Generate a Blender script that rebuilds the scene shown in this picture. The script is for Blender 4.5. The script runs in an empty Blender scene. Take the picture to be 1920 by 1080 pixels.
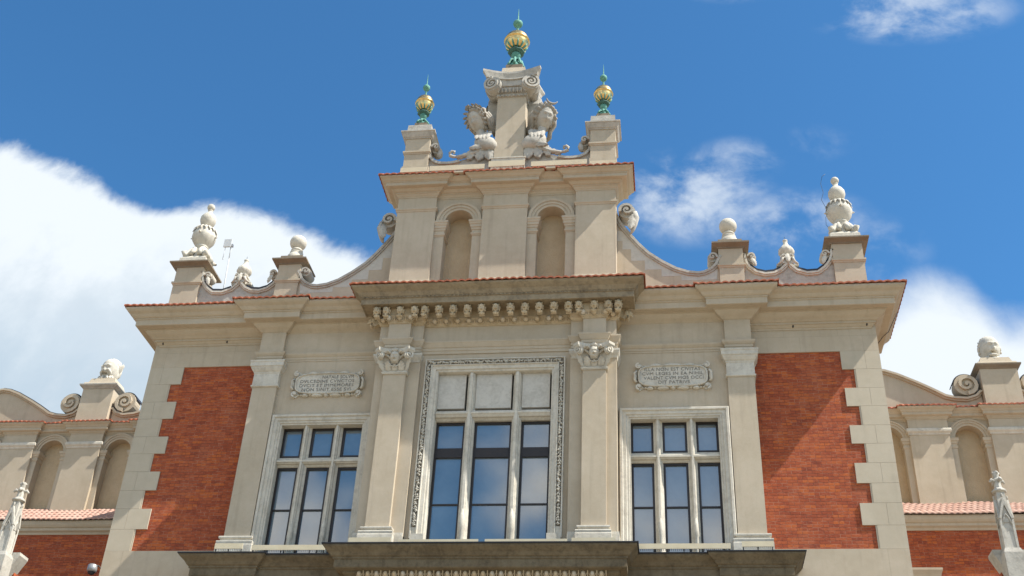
import bpy, bmesh, math, random
from mathutils import Vector, Matrix
PI = math.pi
R = math.radians
random.seed(7)
scene = bpy.context.scene
COL = scene.collection

# ------------------------------------------------------------------ camera
CAMP = dict(loc=(4.41802, -26.80431, 1.65), yaw=-0.15512, pitch=0.585685, roll=0.053633, f=2155.318)
cam_d = bpy.data.cameras.new("camera")
cam = bpy.data.objects.new("camera", cam_d)
COL.objects.link(cam)
_y, _p, _r = CAMP['yaw'], CAMP['pitch'], CAMP['roll']
F_ = Vector((math.sin(_y) * math.cos(_p), math.cos(_y) * math.cos(_p), math.sin(_p)))
R_ = Vector((math.cos(_y), -math.sin(_y), 0))
U_ = R_.cross(F_)
R2 = R_ * math.cos(_r) + U_ * math.sin(_r)
U2 = -R_ * math.sin(_r) + U_ * math.cos(_r)
mw = Matrix(((R2.x, U2.x, -F_.x, CAMP['loc'][0]), (R2.y, U2.y, -F_.y, CAMP['loc'][1]), (R2.z, U2.z, -F_.z, CAMP['loc'][2]), (0, 0, 0, 1)))
cam.matrix_world = mw
cam_d.sensor_width = 36.0
cam_d.lens = 36.0 * CAMP['f'] / 1920.0
cam_d.clip_start = 0.1
cam_d.clip_end = 6000
scene.camera = cam

# ------------------------------------------------------------------ light
SUN = Vector((4.05, -1.0, 5.45)).normalized()          # direction towards the sun
ELEV = math.asin(SUN.z)
AZ = math.atan2(SUN.x, SUN.y)
sun_d = bpy.data.lights.new("sun", 'SUN')
sun_d.energy = 2.9
sun_d.angle = R(0.5)
sun_d.color = (1.0, 0.955, 0.88)
sun = bpy.data.objects.new("sun", sun_d)
sun.rotation_euler = SUN.to_track_quat('Z', 'Y').to_euler()
sun.location = (30, -20, 60)
COL.objects.link(sun)

scene.view_settings.view_transform = 'Standard'
scene.view_settings.look = 'None'
scene.view_settings.exposure = 1.55
scene.view_settings.gamma = 1.0

# ------------------------------------------------------------------ world: clear sky with clouds
world = bpy.data.worlds.new("World")
scene.world = world
world.use_nodes = True
nt = world.node_tree
nt.nodes.clear()


def nn(tree, typ, **kw):
    n = tree.nodes.new(typ)
    for k, v in kw.items():
        setattr(n, k, v)
    return n


def setin(n, **kw):
    for k, v in kw.items():
        n.inputs[k].default_value = v


class G:
    """tiny helper that wires math nodes"""
    def __init__(self, tree):
        self.t = tree

    def link(self, a, b):
        self.t.links.new(a, b)

    def val(self, sock, x):
        if isinstance(x, (int, float)):
            sock.default_value = x
        else:
            self.link(x, sock)

    def m(self, op, a, b=0.0, c=None):
        n = nn(self.t, 'ShaderNodeMath', operation=op)
        self.val(n.inputs[0], a)
        self.val(n.inputs[1], b)
        if c is not None:
            self.val(n.inputs[2], c)
        return n.outputs[0]

    def step(self, x, a, b):
        n = nn(self.t, 'ShaderNodeMapRange', interpolation_type='SMOOTHSTEP')
        self.val(n.inputs[0], x)
        n.inputs[1].default_value = a
        n.inputs[2].default_value = b
        return n.outputs[0]

    def noise(self, vec, scale, detail=6, rough=.55, dist=0.0, lac=2.0):
        n = nn(self.t, 'ShaderNodeTexNoise')
        self.link(vec, n.inputs['Vector'])
        setin(n, Scale=scale, Detail=detail, Roughness=rough, Distortion=dist, Lacunarity=lac)
        return n.outputs['Fac']

    def mixc(self, fac, a, b, blend='MIX'):
        n = nn(self.t, 'ShaderNodeMix', data_type='RGBA', blend_type=blend)
        self.val(n.inputs[0], fac)
        for s, x in ((n.inputs[6], a), (n.inputs[7], b)):
            if isinstance(x, tuple):
                s.default_value = (*x[:3], 1)
            else:
                self.link(x, s)
        return n.outputs[2]


g = G(nt)
tc = nn(nt, 'ShaderNodeTexCoord')
sep = nn(nt, 'ShaderNodeSeparateXYZ')
g.link(tc.outputs['Generated'], sep.inputs[0])
sx, sy, sz = sep.outputs
ay = g.m('ADD', g.m('ABSOLUTE', sy), 0.02)
u = g.m('DIVIDE', sx, ay)
v = g.m('DIVIDE', sz, ay)
uvw = nn(nt, 'ShaderNodeCombineXYZ')
g.link(u, uvw.inputs[0]); g.link(v, uvw.inputs[1]); g.link(sy, uvw.inputs[2])
P = uvw.outputs[0]


def curve(x, pts, lo, hi):
    """piecewise curve through pts (x,y)"""
    n = nn(nt, 'ShaderNodeFloatCurve')
    mp = nn(nt, 'ShaderNodeMapRange')
    g.val(mp.inputs[0], x)
    mp.inputs[1].default_value, mp.inputs[2].default_value = lo, hi
    g.link(mp.outputs[0], n.inputs['Value'])
    c = n.mapping.curves[0]
    pts = [((a - lo) / (hi - lo), b) for a, b in pts]
    c.points[0].location = pts[0]
    c.points[-1].location = pts[-1]
    for p in pts[1:-1]:
        c.points.new(*p)
    for p in c.points:
        p.handle_type = 'AUTO'
    n.mapping.update()
    return n.outputs[0]


nA = g.noise(P, 5.5, 8, .55, .15)
nB = g.noise(P, 15.0, 7, .62, .25)
nC = g.noise(P, 3.2, 5, .5, .2)
# towering cloud bank on the left
topL = curve(u, [(-2, .70), (-1.2, .84), (-.809, .885), (-.733, .866), (-.655, .83), (-.56, .792), (-.479, .78), (-.404, .745), (-.32, .705), (-.22, .63), (-.08, .53), (.05, .47)], -2, .05)
edge = g.m('ADD', g.m('MULTIPLY', g.m('SUBTRACT', nB, .5), .05), g.m('MULTIPLY', g.m('SUBTRACT', nA, .5), .075))
dL = g.m('ADD', g.m('SUBTRACT', topL, v), edge)
cumL = g.m('MULTIPLY', g.step(dL, -.008, .024), g.step(u, .1, -.15))
# cloud bank low on the right
topR = curve(u, [(.0, .35), (.12, .50), (.2, .60), (.25, .652), (.29, .645), (.325, .612), (.36, .618), (.5, .66), (.8, .6), (1.5, .5)], 0, 1.5)
dR = g.m('ADD', g.m('SUBTRACT', topR, v), g.m('MULTIPLY', edge, .8))
cumR = g.m('MULTIPLY', g.step(dR, -.015, .05), g.step(u, .02, .15))


def blob(cx, cz, rx, rz):
    a = g.m('DIVIDE', g.m('SUBTRACT', u, cx), rx)
    b = g.m('DIVIDE', g.m('SUBTRACT', v, cz), rz)
    d = g.m('ADD', g.m('MULTIPLY', a, a), g.m('MULTIPLY', b, b))
    return g.step(d, 1.0, 0.0)


nW = g.noise(P, 9.0, 8, .6, .35)
nW2 = g.noise(P, 26.0, 6, .6, .3)
wn = g.m('ADD', g.m('MULTIPLY', nW, .72), g.m('MULTIPLY', nW2, .28))
blobs = [(.035, .765, .10, .075, .66), (.135, .722, .10, .055, .58), (.085, .81, .06, .04, .45), (.30, 1.015, .13, .055, .6), (.10, 1.075, .07, .03, .3), (.17, .83, .05, .03, .18), (.20, .69, .08, .05, .3)]
wis = None
for cx, cz, rx, rz, k in blobs:
    b = g.m('MULTIPLY', blob(cx, cz, rx, rz), k)
    wis = b if wis is None else g.m('MAXIMUM', wis, b)
wis = g.m('MULTIPLY', wis, g.step(wn, .42, .66))
# broken unseen clouds behind the viewer: window reflections plus added fill for the facade
back = g.m('MULTIPLY', g.step(sy, -.05, -.25), g.m('MULTIPLY', g.step(g.m('ADD', g.m('MULTIPLY', nC, .6), g.m('MULTIPLY', nA, .4)), .45, .59), .85))
back = g.m('MULTIPLY', back, g.m('SUBTRACT', 1.0, g.m('MULTIPLY', blob(.02, .47, .13, .10), .8)))  # opening cut in those clouds so the right window reflects blue
front = g.step(sy, .0, .12)
mask = g.m('MULTIPLY', g.m('MAXIMUM', g.m('MAXIMUM', cumL, cumR), wis), front)
mask = g.m('MULTIPLY', g.m('MAXIMUM', mask, back), g.step(sz, .0, .06))
# cloud tone: bright tops, blue grey hollows
depth = g.step(g.m('ADD', dL, g.m('MULTIPLY', g.m('SUBTRACT', nA, .5), .35)), .09, .28)
hollow = g.m('MULTIPLY', depth, g.step(u, -.05, -.3))
cloudcol = g.mixc(hollow, (.93, 1.0, 1.06), (.58, .71, .83))
bil = g.m('ADD', g.m('MULTIPLY', nA, .6), g.m('MULTIPLY', nB, .4))
cloudcol = g.mixc(g.m('MULTIPLY', g.step(bil, .47, .62), g.m('MULTIPLY', g.step(dL, .03, .12), .55)), cloudcol, (.72, .81, .90))
cloudcol = g.mixc(g.step(sy, .0, -.2), cloudcol, (1.9, 1.75, 1.5))  # clouds behind the viewer made overbright and warm, as fill on the shaded front
sky = nn(nt, 'ShaderNodeTexSky', sky_type='NISHITA')
sky.sun_disc = False
sky.sun_elevation = ELEV
sky.sun_rotation = AZ
sky.altitude = 220
sky.air_density = 1.0
sky.dust_density = 0.35
sky.ozone_density = 3.0
bgS = nn(nt, 'ShaderNodeBackground')
g.link(g.mixc(1.0, sky.outputs[0], (.37, .73, .90), 'MULTIPLY'), bgS.inputs[0])
bgS.inputs[1].default_value = 0.072
bgC = nn(nt, 'ShaderNodeBackground')
g.link(cloudcol, bgC.inputs[0])
bgC.inputs[1].default_value = 0.335
mixb = nn(nt, 'ShaderNodeMixShader')
g.link(mask, mixb.inputs[0])
g.link(bgS.outputs[0], mixb.inputs[1])
g.link(bgC.outputs[0], mixb.inputs[2])
wo = nn(nt, 'ShaderNodeOutputWorld')
g.link(mixb.outputs[0], wo.inputs[0])


# ------------------------------------------------------------------ materials
def base_mat(name):
    m = bpy.data.materials.new(name)
    m.use_nodes = True
    t = m.node_tree
    b = t.nodes['Principled BSDF']
    return m, t, b, G(t)


def masonry(name, c1, c2, rough=.9, big=.55, fine=45, bump=.25, dirt=None, dirt_amt=.0, streak=0.0, bdist=.01, spots=None):
    """plaster or stone: slow colour drift, fine grain, optional dirt patches and rain streaks"""
    m, t, b, g = base_mat(name)
    geo = nn(t, 'ShaderNodeNewGeometry')
    pos = geo.outputs['Position']
    n1 = g.noise(pos, big, 6, .6, .4)
    n2 = g.noise(pos, fine, 4, .6)
    n3 = g.noise(pos, 4.0, 6, .62, .3)
    f = g.m('ADD', g.m('MULTIPLY', n1, .55), g.m('ADD', g.m('MULTIPLY', n3, .35), g.m('MULTIPLY', n2, .25)))
    col = g.mixc(g.step(f, .35, .8), c1, c2)
    if dirt:
        d = g.noise(pos, 2.6, 9, .68, .6)
        d2 = g.noise(pos, 11, 6, .65, .3)
        dd = g.m('ADD', g.m('MULTIPLY', d, .6), g.m('MULTIPLY', d2, .4))
        col = g.mixc(g.m('MULTIPLY', g.step(dd, .44, .66), dirt_amt), col, dirt)
    if streak:
        mp = nn(t, 'ShaderNodeMapping')
        mp.inputs['Scale'].default_value = (5.5, 5.5, .35)
        g.link(pos, mp.inputs[0])
        s = g.noise(mp.outputs[0], 1.0, 5, .6)
        col = g.mixc(g.m('MULTIPLY', g.step(s, .5, .75), streak), col, tuple(x * .62 for x in c1))
    if spots:
        s = g.noise(pos, 17, 3, .5)
        col = g.mixc(g.m('MULTIPLY', g.step(s, .66, .74), spots), col, (.10, .09, .08))
    g.link(col, b.inputs['Base Color'])
    b.inputs['Roughness'].default_value = rough
    b.inputs['Specular IOR Level'].default_value = .2
    bp = nn(t, 'ShaderNodeBump')
    bp.inputs['Strength'].default_value = bump
    bp.inputs['Distance'].default_value = bdist
    g.link(g.m('ADD', n2, g.m('MULTIPLY', n3, .6)), bp.inputs['Height'])
    g.link(bp.outputs[0], b.inputs['Normal'])
    return m


def brick_mat():
    m, t, b, g = base_mat("brick")
    geo = nn(t, 'ShaderNodeNewGeometry')
    sp = nn(t, 'ShaderNodeSeparateXYZ')
    g.link(geo.outputs['Position'], sp.inputs[0])
    cb = nn(t, 'ShaderNodeCombineXYZ')
    wob = g.m('MULTIPLY', g.m('SUBTRACT', g.noise(geo.outputs['Position'], 3.0, 3), .5), .012)
    g.link(g.m('ADD', sp.outputs[0], sp.outputs[1]), cb.inputs[0])
    g.link(g.m('ADD', sp.outputs[2], wob), cb.inputs[1])
    bk = nn(t, 'ShaderNodeTexBrick')
    bk.offset = .5
    g.link(cb.outputs[0], bk.inputs['Vector'])
    setin(bk, Scale=1.0)
    bk.inputs['Brick Width'].default_value = .25
    bk.inputs['Row Height'].default_value = .083
    bk.inputs['Mortar Size'].default_value = .0085
    bk.inputs['Mortar Smooth'].default_value = .3
    bk.inputs['Bias'].default_value = -.1
    bk.inputs['Color1'].default_value = (.37, .105, .042, 1)
    bk.inputs['Color2'].default_value = (.27, .070, .034, 1)
    bk.inputs['Mortar'].default_value = (.27, .13, .085, 1)
    # a random number for every single brick
    row = g.m('FLOOR', g.m('DIVIDE', g.m('ADD', sp.outputs[2], wob), .083))
    par = g.m('MODULO', row, 2.0)
    colm = g.m('FLOOR', g.m('ADD', g.m('DIVIDE', g.m('ADD', sp.outputs[0], sp.outputs[1]), .25), g.m('MULTIPLY', par, .5)))
    idv = nn(t, 'ShaderNodeCombineXYZ')
    g.link(colm, idv.inputs[0]); g.link(row, idv.inputs[1])
    wn_ = nn(t, 'ShaderNodeTexWhiteNoise', noise_dimensions='2D')
    g.link(idv.outputs[0], wn_.inputs['Vector'])
    rv = wn_.outputs['Value']
    n1 = g.noise(geo.outputs['Position'], .9, 5, .6, .4)
    n2 = g.noise(geo.outputs['Position'], 30, 4, .6)
    n3 = g.noise(geo.outputs['Position'], 2.2, 5, .7)
    rr = g.m('ADD', g.m('MULTIPLY', rv, .78), g.m('MULTIPLY', n3, .36))
    bc = g.mixc(g.step(rr, .25, .8), (.295, .066, .029), (.38, .093, .036))
    bc = g.mixc(g.m('MULTIPLY', g.step(rr, .80, .92), .7), bc, (.47, .118, .03))
    bc = g.mixc(g.m('MULTIPLY', g.step(rr, .27, .14), .65), bc, (.20, .047, .027))
    bc = g.mixc(g.m('MULTIPLY', g.step(n1, .48, .75), .35), bc, (.42, .155, .085))
    bc = g.mixc(g.m('MULTIPLY', g.step(n2, .5, .8), .3), bc, (.21, .054, .03))
    n4 = g.noise(geo.outputs['Position'], 13, 5, .65)
    bc = g.mixc(g.m('MULTIPLY', g.step(n4, .52, .72), .5), bc, (.44, .15, .085))
    bc = g.mixc(g.m('MULTIPLY', g.step(n4, .46, .30), .45), bc, (.17, .042, .024))
    mc = g.mixc(g.step(g.noise(geo.outputs['Position'], 5, 4, .6), .42, .62), (.15, .05, .032), (.40, .19, .12))  # mortar darkened in patches, painting in the shade of the bed joints
    col = g.mixc(g.m('MULTIPLY', bk.outputs['Fac'], .7), bc, mc)
    g.link(col, b.inputs['Base Color'])
    b.inputs['Roughness'].default_value = .85
    b.inputs['Specular IOR Level'].default_value = .2
    bp = nn(t, 'ShaderNodeBump')
    bp.inputs['Strength'].default_value = .8
    bp.inputs['Distance'].default_value = .012
    h = g.m('ADD', g.m('MULTIPLY', bk.outputs['Fac'], -1.0), g.m('MULTIPLY', n2, .35))
    h = g.m('ADD', h, g.m('MULTIPLY', n3, .5))
    g.link(h, bp.inputs['Height'])
    g.link(bp.outputs[0], b.inputs['Normal'])
    return m


def plain(name, c, rough=.6, metal=0.0, var=.15, scale=12, c2=None, bump=.1, ior=None, spec=None):
    m, t, b, g = base_mat(name)
    geo = nn(t, 'ShaderNodeNewGeometry')
    n = g.noise(geo.outputs['Position'], scale, 5, .6, .2)
    c2 = c2 or tuple(x * (1 - var * 2) for x in c)
    g.link(g.mixc(g.step(n, .35, .7), c, c2), b.inputs['Base Color'])
    b.inputs['Roughness'].default_value = rough
    b.inputs['Metallic'].default_value = metal
    if ior:
        b.inputs['IOR'].default_value = ior
    if spec is not None:
        b.inputs['Specular IOR Level'].default_value = spec
    if bump:
        bp = nn(t, 'ShaderNodeBump')
        bp.inputs['Strength'].default_value = bump
        bp.inputs['Distance'].default_value = .01
        g.link(g.noise(geo.outputs['Position'], scale * 4, 4), bp.inputs['Height'])
        g.link(bp.outputs[0], b.inputs['Normal'])
    return m


PLASTER = masonry("beige_plaster", (.415, .345, .25), (.51, .435, .332), streak=.26, bump=.15)
QUOIN = masonry("quoin_plaster", (.43, .37, .278), (.505, .44, .338), streak=.13, bump=.12)
NICHE = masonry("rough_niche_plaster", (.44, .335, .21), (.54, .42, .275), fine=30, bump=.9, bdist=.02)
STONE = masonry("pale_limestone", (.51, .465, .38), (.63, .59, .505), big=1.2, fine=30, bump=.4, dirt=(.27, .24, .20), dirt_amt=.45, streak=.25)
CARVED = masonry("carved_limestone", (.50, .465, .39), (.63, .59, .505), big=2, fine=25, bump=.5, dirt=(.25, .22, .17), dirt_amt=.45, spots=.35)
GREYSTONE = masonry("grey_sandstone", (.38, .35, .30), (.50, .47, .41), big=1.5, fine=24, bump=.5, dirt=(.20, .18, .15), dirt_amt=.55)
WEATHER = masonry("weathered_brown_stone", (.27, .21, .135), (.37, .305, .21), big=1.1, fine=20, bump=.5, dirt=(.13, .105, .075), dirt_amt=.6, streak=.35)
SOOTY = masonry("sooty_porch_stone", (.135, .105, .066), (.20, .165, .11), big=1.1, fine=20, bump=.6, dirt=(.06, .048, .033), dirt_amt=.6, streak=.45)
CAPSTONE = masonry("brown_cap_stone", (.19, .15, .105), (.26, .215, .16), big=1.5, fine=22, bump=.4, dirt=(.16, .13, .10), dirt_amt=.5)
GOUGE = masonry("ornament_stone", (.47, .375, .24), (.60, .50, .355), big=2, fine=25, bump=.5, dirt=(.22, .17, .11), dirt_amt=.5)
EGGS = plain("egg_stone", (.52, .41, .26), .8, c2=(.55, .50, .41), scale=2.5)
BRICK = brick_mat()
TILE = plain("terracotta_tile", (.36, .105, .045), .8, var=.2, scale=6, c2=(.25, .07, .035), bump=.3)
TILEPALE = plain("sunbleached_tile", (.45, .29, .225), .8, scale=5, c2=(.35, .19, .14), bump=.3)
WOOD = plain("dark_window_wood", (.022, .015, .012), .45, scale=20)
GLASS = plain("window_glass", (.11, .155, .19), .035, scale=.9, c2=(.145, .195, .23), bump=0, ior=2.65)
DARK = plain("black_lead_flashing", (.018, .02, .028), .6, scale=8)
SLOT = plain("gap_shade", (.02, .018, .015), .9, scale=8)
GOLD = plain("gilding", (.86, .60, .24), .30, 1.0, scale=7, c2=(.62, .42, .17), bump=.12)
VERD = plain("verdigris_copper", (.075, .23, .175), .75, .0, scale=14, c2=(.13, .33, .265), bump=.3)
VERDDK = plain("dark_verdigris", (.035, .09, .075), .75, .0, scale=14, c2=(.06, .16, .13), bump=.3)
RAIL = plain("beige_metal_strip", (.60, .52, .36), .5, scale=3, c2=(.54, .46, .31), bump=0)
IRON = plain("dark_iron", (.03, .03, .03), .6, scale=20)
PLASTIC = plain("grey_plastic", (.55, .56, .56), .5, scale=5, var=.05)
LAMPGREY = plain("grey_lamp_metal", (.30, .30, .31), .4, .3, scale=6)
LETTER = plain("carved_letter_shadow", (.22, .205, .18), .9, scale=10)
PAVING = masonry("stone_paving", (.235, .195, .14), (.305, .26, .195), big=.3, fine=9, bump=.5)


# ------------------------------------------------------------------ mesh builder
class M:
    def __init__(s):
        s.v, s.f, s.sm = [], [], []

    def add(s, vs, fs, smooth=False):
        o = len(s.v)
        s.v += [tuple(p) for p in vs]
        s.f += [[i + o for i in f] for f in fs]
        s.sm += [smooth] * len(fs)
        return s

    def join(s, other, mat=None):
        vs = other.v if mat is None else [tuple(mat @ Vector(p)) for p in other.v]
        o = len(s.v)
        s.v += vs
        s.f += [[i + o for i in f] for f in other.f]
        s.sm += other.sm
        return s

    def box(s, x0, x1, y0, y1, z0, z1):
        v = [(x, y, z) for x in (x0, x1) for y in (y0, y1) for z in (z0, z1)]
        return s.add(v, [(0, 1, 3, 2), (4, 6, 7, 5), (0, 4, 5, 1), (2, 3, 7, 6), (0, 2, 6, 4), (1, 5, 7, 3)])

    def prism(s, pts, y0, y1):
        n = len(pts)
        v = [(x, y0, z) for x, z in pts] + [(x, y1, z) for x, z in pts]
        return s.add(v, [list(range(n)), list(range(2 * n - 1, n - 1, -1))] + [(i, (i + 1) % n, n + (i + 1) % n, n + i) for i in range(n)])

    def prism_yz(s, pts, x0, x1):
        n = len(pts)
        v = [(x0, y, z) for y, z in pts] + [(x1, y, z) for y, z in pts]
        return s.add(v, [list(range(n)), list(range(2 * n - 1, n - 1, -1))] + [(i, (i + 1) % n, n + (i + 1) % n, n + i) for i in range(n)])

    def prism_xy(s, pts, z0, z1, top=None):
        n = len(pts)
        top = top or pts
        v = [(x, y, z0) for x, y in pts] + [(x, y, z1) for x, y in top]
        return s.add(v, [list(range(n)), list(range(2 * n - 1, n - 1, -1))] + [(i, (i + 1) % n, n + (i + 1) % n, n + i) for i in range(n)])

    def strip(s, top, bot, y0, y1):
        """band between two polylines in the facade plane, extruded in y"""
        n = len(top)
        v = []
        for (a, b), (c, d) in zip(top, bot):
            v += [(a, y0, b), (c, y0, d), (c, y1, d), (a, y1, b)]
        f = [(0, 1, 2, 3), (4 * n - 1, 4 * n - 2, 4 * n - 3, 4 * n - 4)]
        for i in range(n - 1):
            for k in range(4):
                f.append((4 * i + k, 4 * i + (k + 1) % 4, 4 * i + 4 + (k + 1) % 4, 4 * i + 4 + k))
        return s.add(v, f)

    def lathe(s, c, prof, n=24, fl=None, smooth=True):
        """turned body round the vertical through c; prof (r, z)"""
        v, f = [], []
        k = len(prof)
        for i, (r, z) in enumerate(prof):
            for j in range(n):
                a = 2 * PI * j / n
                rr = r * (fl(a, i, z) if fl else 1)
                v.append((c[0] + rr * math.cos(a), c[1] + rr * math.sin(a), c[2] + z))
        for i in range(k - 1):
            for j in range(n):
                f.append((i * n + j, i * n + (j + 1) % n, (i + 1) * n + (j + 1) % n, (i + 1) * n + j))
        s.add(v, f, smooth)
        return s.add([v[j] for j in range(n)], [list(range(n))]).add([v[(k - 1) * n + j] for j in range(n)], [list(range(n))])

    def sweep(s, path, prof, closed=False):
        """moulding: prof (outward e, z) carried along a plan path with mitred corners; outward is to the right"""
        n = len(path)
        dirs = []
        for i in range(n - 1):
            d = Vector((path[i + 1][0] - path[i][0], path[i + 1][1] - path[i][1]))
            dirs.append(d.normalized())
        rings = []
        for i, p in enumerate(path):
            d1 = dirs[max(i - 1, 0)]
            d2 = dirs[min(i, n - 2)]
            n1, n2 = Vector((d1.y, -d1.x)), Vector((d2.y, -d2.x))
            o = (n1 + n2) / (1 + n1.dot(n2))
            rings.append([(p[0] + o.x * e, p[1] + o.y * e, z) for e, z in prof])
        k = len(prof)
        v = [q for r_ in rings for q in r_]
        f = [list(range(k)), [(n - 1) * k + j for j in range(k)][::-1]]
        for i in range(n - 1):
            for j in range(k):
                f.append((i * k + j, i * k + (j + 1) % k, (i + 1) * k + (j + 1) % k, (i + 1) * k + j))
        return s.add(v, f)

    def frame(s, x0, x1, z0, z1, prof):
        """three sided architrave (jambs and head); prof (inset, y)"""
        v = []
        for d, y in prof:
            v += [(x0 + d, y, z0), (x0 + d, y, z1 - d), (x1 - d, y, z1 - d), (x1 - d, y, z0)]
        f = []
        for i in range(len(prof) - 1):
            for j in range(3):
                f.append((4 * i + j, 4 * i + j + 1, 4 * i + 5 + j, 4 * i + 4 + j))
        return s.add(v, f)

    def tube(s, pts, r, n=6):
        pts = [Vector(p) for p in pts]
        rs = r if isinstance(r, (list, tuple)) else [r] * len(pts)
        v, f = [], []
        up = Vector((0.13, 0.31, .94)).normalized()
        for i, p in enumerate(pts):
            d = (pts[min(i + 1, len(pts) - 1)] - pts[max(i - 1, 0)]).normalized()
            a = d.cross(up)
            if a.length < .05:
                a = d.cross(Vector((1, 0, 0)))
            a.normalize()
            b = d.cross(a)
            for j in range(n):
                t = 2 * PI * j / n
                v.append(p + (a * math.cos(t) + b * math.sin(t)) * rs[i])
        for i in range(len(pts) - 1):
            for j in range(n):
                f.append((i * n + j, i * n + (j + 1) % n, (i + 1) * n + (j + 1) % n, (i + 1) * n + j))
        f.append(list(range(n)))
        f.append([(len(pts) - 1) * n + j for j in range(n)])
        return s.add(v, f, True)

    def ball(s, c, r, nu=16, nv=10, disp=None):
        """ellipsoid; disp(nx,ny,nz) scales the radius"""
        r = r if isinstance(r, (list, tuple)) else (r, r, r)
        v, f = [], []
        for i in range(nv + 1):
            th = PI * i / nv
            for j in range(nu):
                ph = 2 * PI * j / nu
                n = (math.sin(th) * math.cos(ph), math.sin(th) * math.sin(ph), math.cos(th))
                k = disp(*n) if disp else 1
                if isinstance(k, tuple):
                    v.append((c[0] + n[0] * r[0] + k[0], c[1] + n[1] * r[1] + k[1], c[2] + n[2] * r[2] + k[2]))
                else:
                    v.append((c[0] + n[0] * r[0] * k, c[1] + n[1] * r[1] * k, c[2] + n[2] * r[2] * k))
        for i in range(nv):
            for j in range(nu):
                f.append((i * nu + j, i * nu + (j + 1) % nu, (i + 1) * nu + (j + 1) % nu, (i + 1) * nu + j))
        return s.add(v, f, True)

    def grid(s, fn, nu, nv, th=0.0, smooth=True):
        v = [Vector(fn(i / nu, j / nv)) for i in range(nu + 1) for j in range(nv + 1)]
        f = [(i * (nv + 1) + j, (i + 1) * (nv + 1) + j, (i + 1) * (nv + 1) + j + 1, i * (nv + 1) + j + 1) for i in range(nu) for j in range(nv)]
        s.add(v, f, smooth)
        return s

    def spiral(s, c, r0, turns, w, y0, y1, a0=0.0, sgn=1, shrink=.16, n=14, back=None):
        """raised spiral band of a volute in the facade plane; r0 outer radius"""
        top, bot = [], []
        k = int(n * turns)
        for i in range(k + 1):
            t = i / k
            r = r0 * (1 - t) + r0 * shrink * t
            ww = w * (1 - .55 * t)
            a = a0 + sgn * 2 * PI * turns * t
            top.append((c[0] + r * math.cos(a), c[1] + r * math.sin(a)))
            bot.append((c[0] + max(r - ww, .004) * math.cos(a), c[1] + max(r - ww, .004) * math.sin(a)))
        s.strip(top, bot, y0, y1)
        m = 24
        if back is not None:
            s.prism([(c[0] + r0 * .93 * math.cos(2 * PI * i / m), c[1] + r0 * .93 * math.sin(2 * PI * i / m)) for i in range(m)], back, y1)
        e = r0 * shrink * 1.15
        s.prism([(c[0] + e * math.cos(2 * PI * i / 12), c[1] + e * math.sin(2 * PI * i / 12)) for i in range(12)], y0 - .01, y1 - .01)
        return s

    def mirrored(s):
        o = M()
        o.v = [(-x, y, z) for x, y, z in s.v]
        o.f = [f[::-1] for f in s.f]
        o.sm = list(s.sm)
        return o

    def build(s, name, mat, parent=None, origin=None):
        me = bpy.data.meshes.new(name)
        off = Vector(origin) if origin else Vector((0, 0, 0))
        me.from_pydata([tuple(Vector(p) - off) for p in s.v], [], s.f)
        for p, k in zip(me.polygons, s.sm):
            p.use_smooth = k
        bm = bmesh.new()
        bm.from_mesh(me)
        bmesh.ops.recalc_face_normals(bm, faces=bm.faces)
        bm.to_mesh(me)
        bm.free()
        me.materials.append(mat)
        o = bpy.data.objects.new(name, me)
        COL.objects.link(o)
        if parent is not None:
            o.parent = parent
            if origin:
                o.location = off
        elif origin:
            o.location = off
        return o


def both(mb, name, mat, parent):
    a = mb.build(name, mat, parent)
    b = mb.mirrored().build(name, mat, parent)
    return a, b


def thing(name, label, cat, loc=(0, 0, 0), group=None):
    o = bpy.data.objects.new(name, None)
    o.empty_display_size = .3
    COL.objects.link(o)
    o.location = loc
    o['label'] = label
    o['category'] = cat
    if group:
        o['group'] = group
    return o


def tag(o, label, cat, group=None):
    o['label'] = label
    o['category'] = cat
    if group:
        o['group'] = group
    return o


def struct(o):
    o['kind'] = 'structure'
    return o


def sgnp(path, s):
    """mirror a plan path to the left half keeping its direction left to right"""
    return path if s > 0 else [(-x, y) for x, y in path][::-1]


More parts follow.
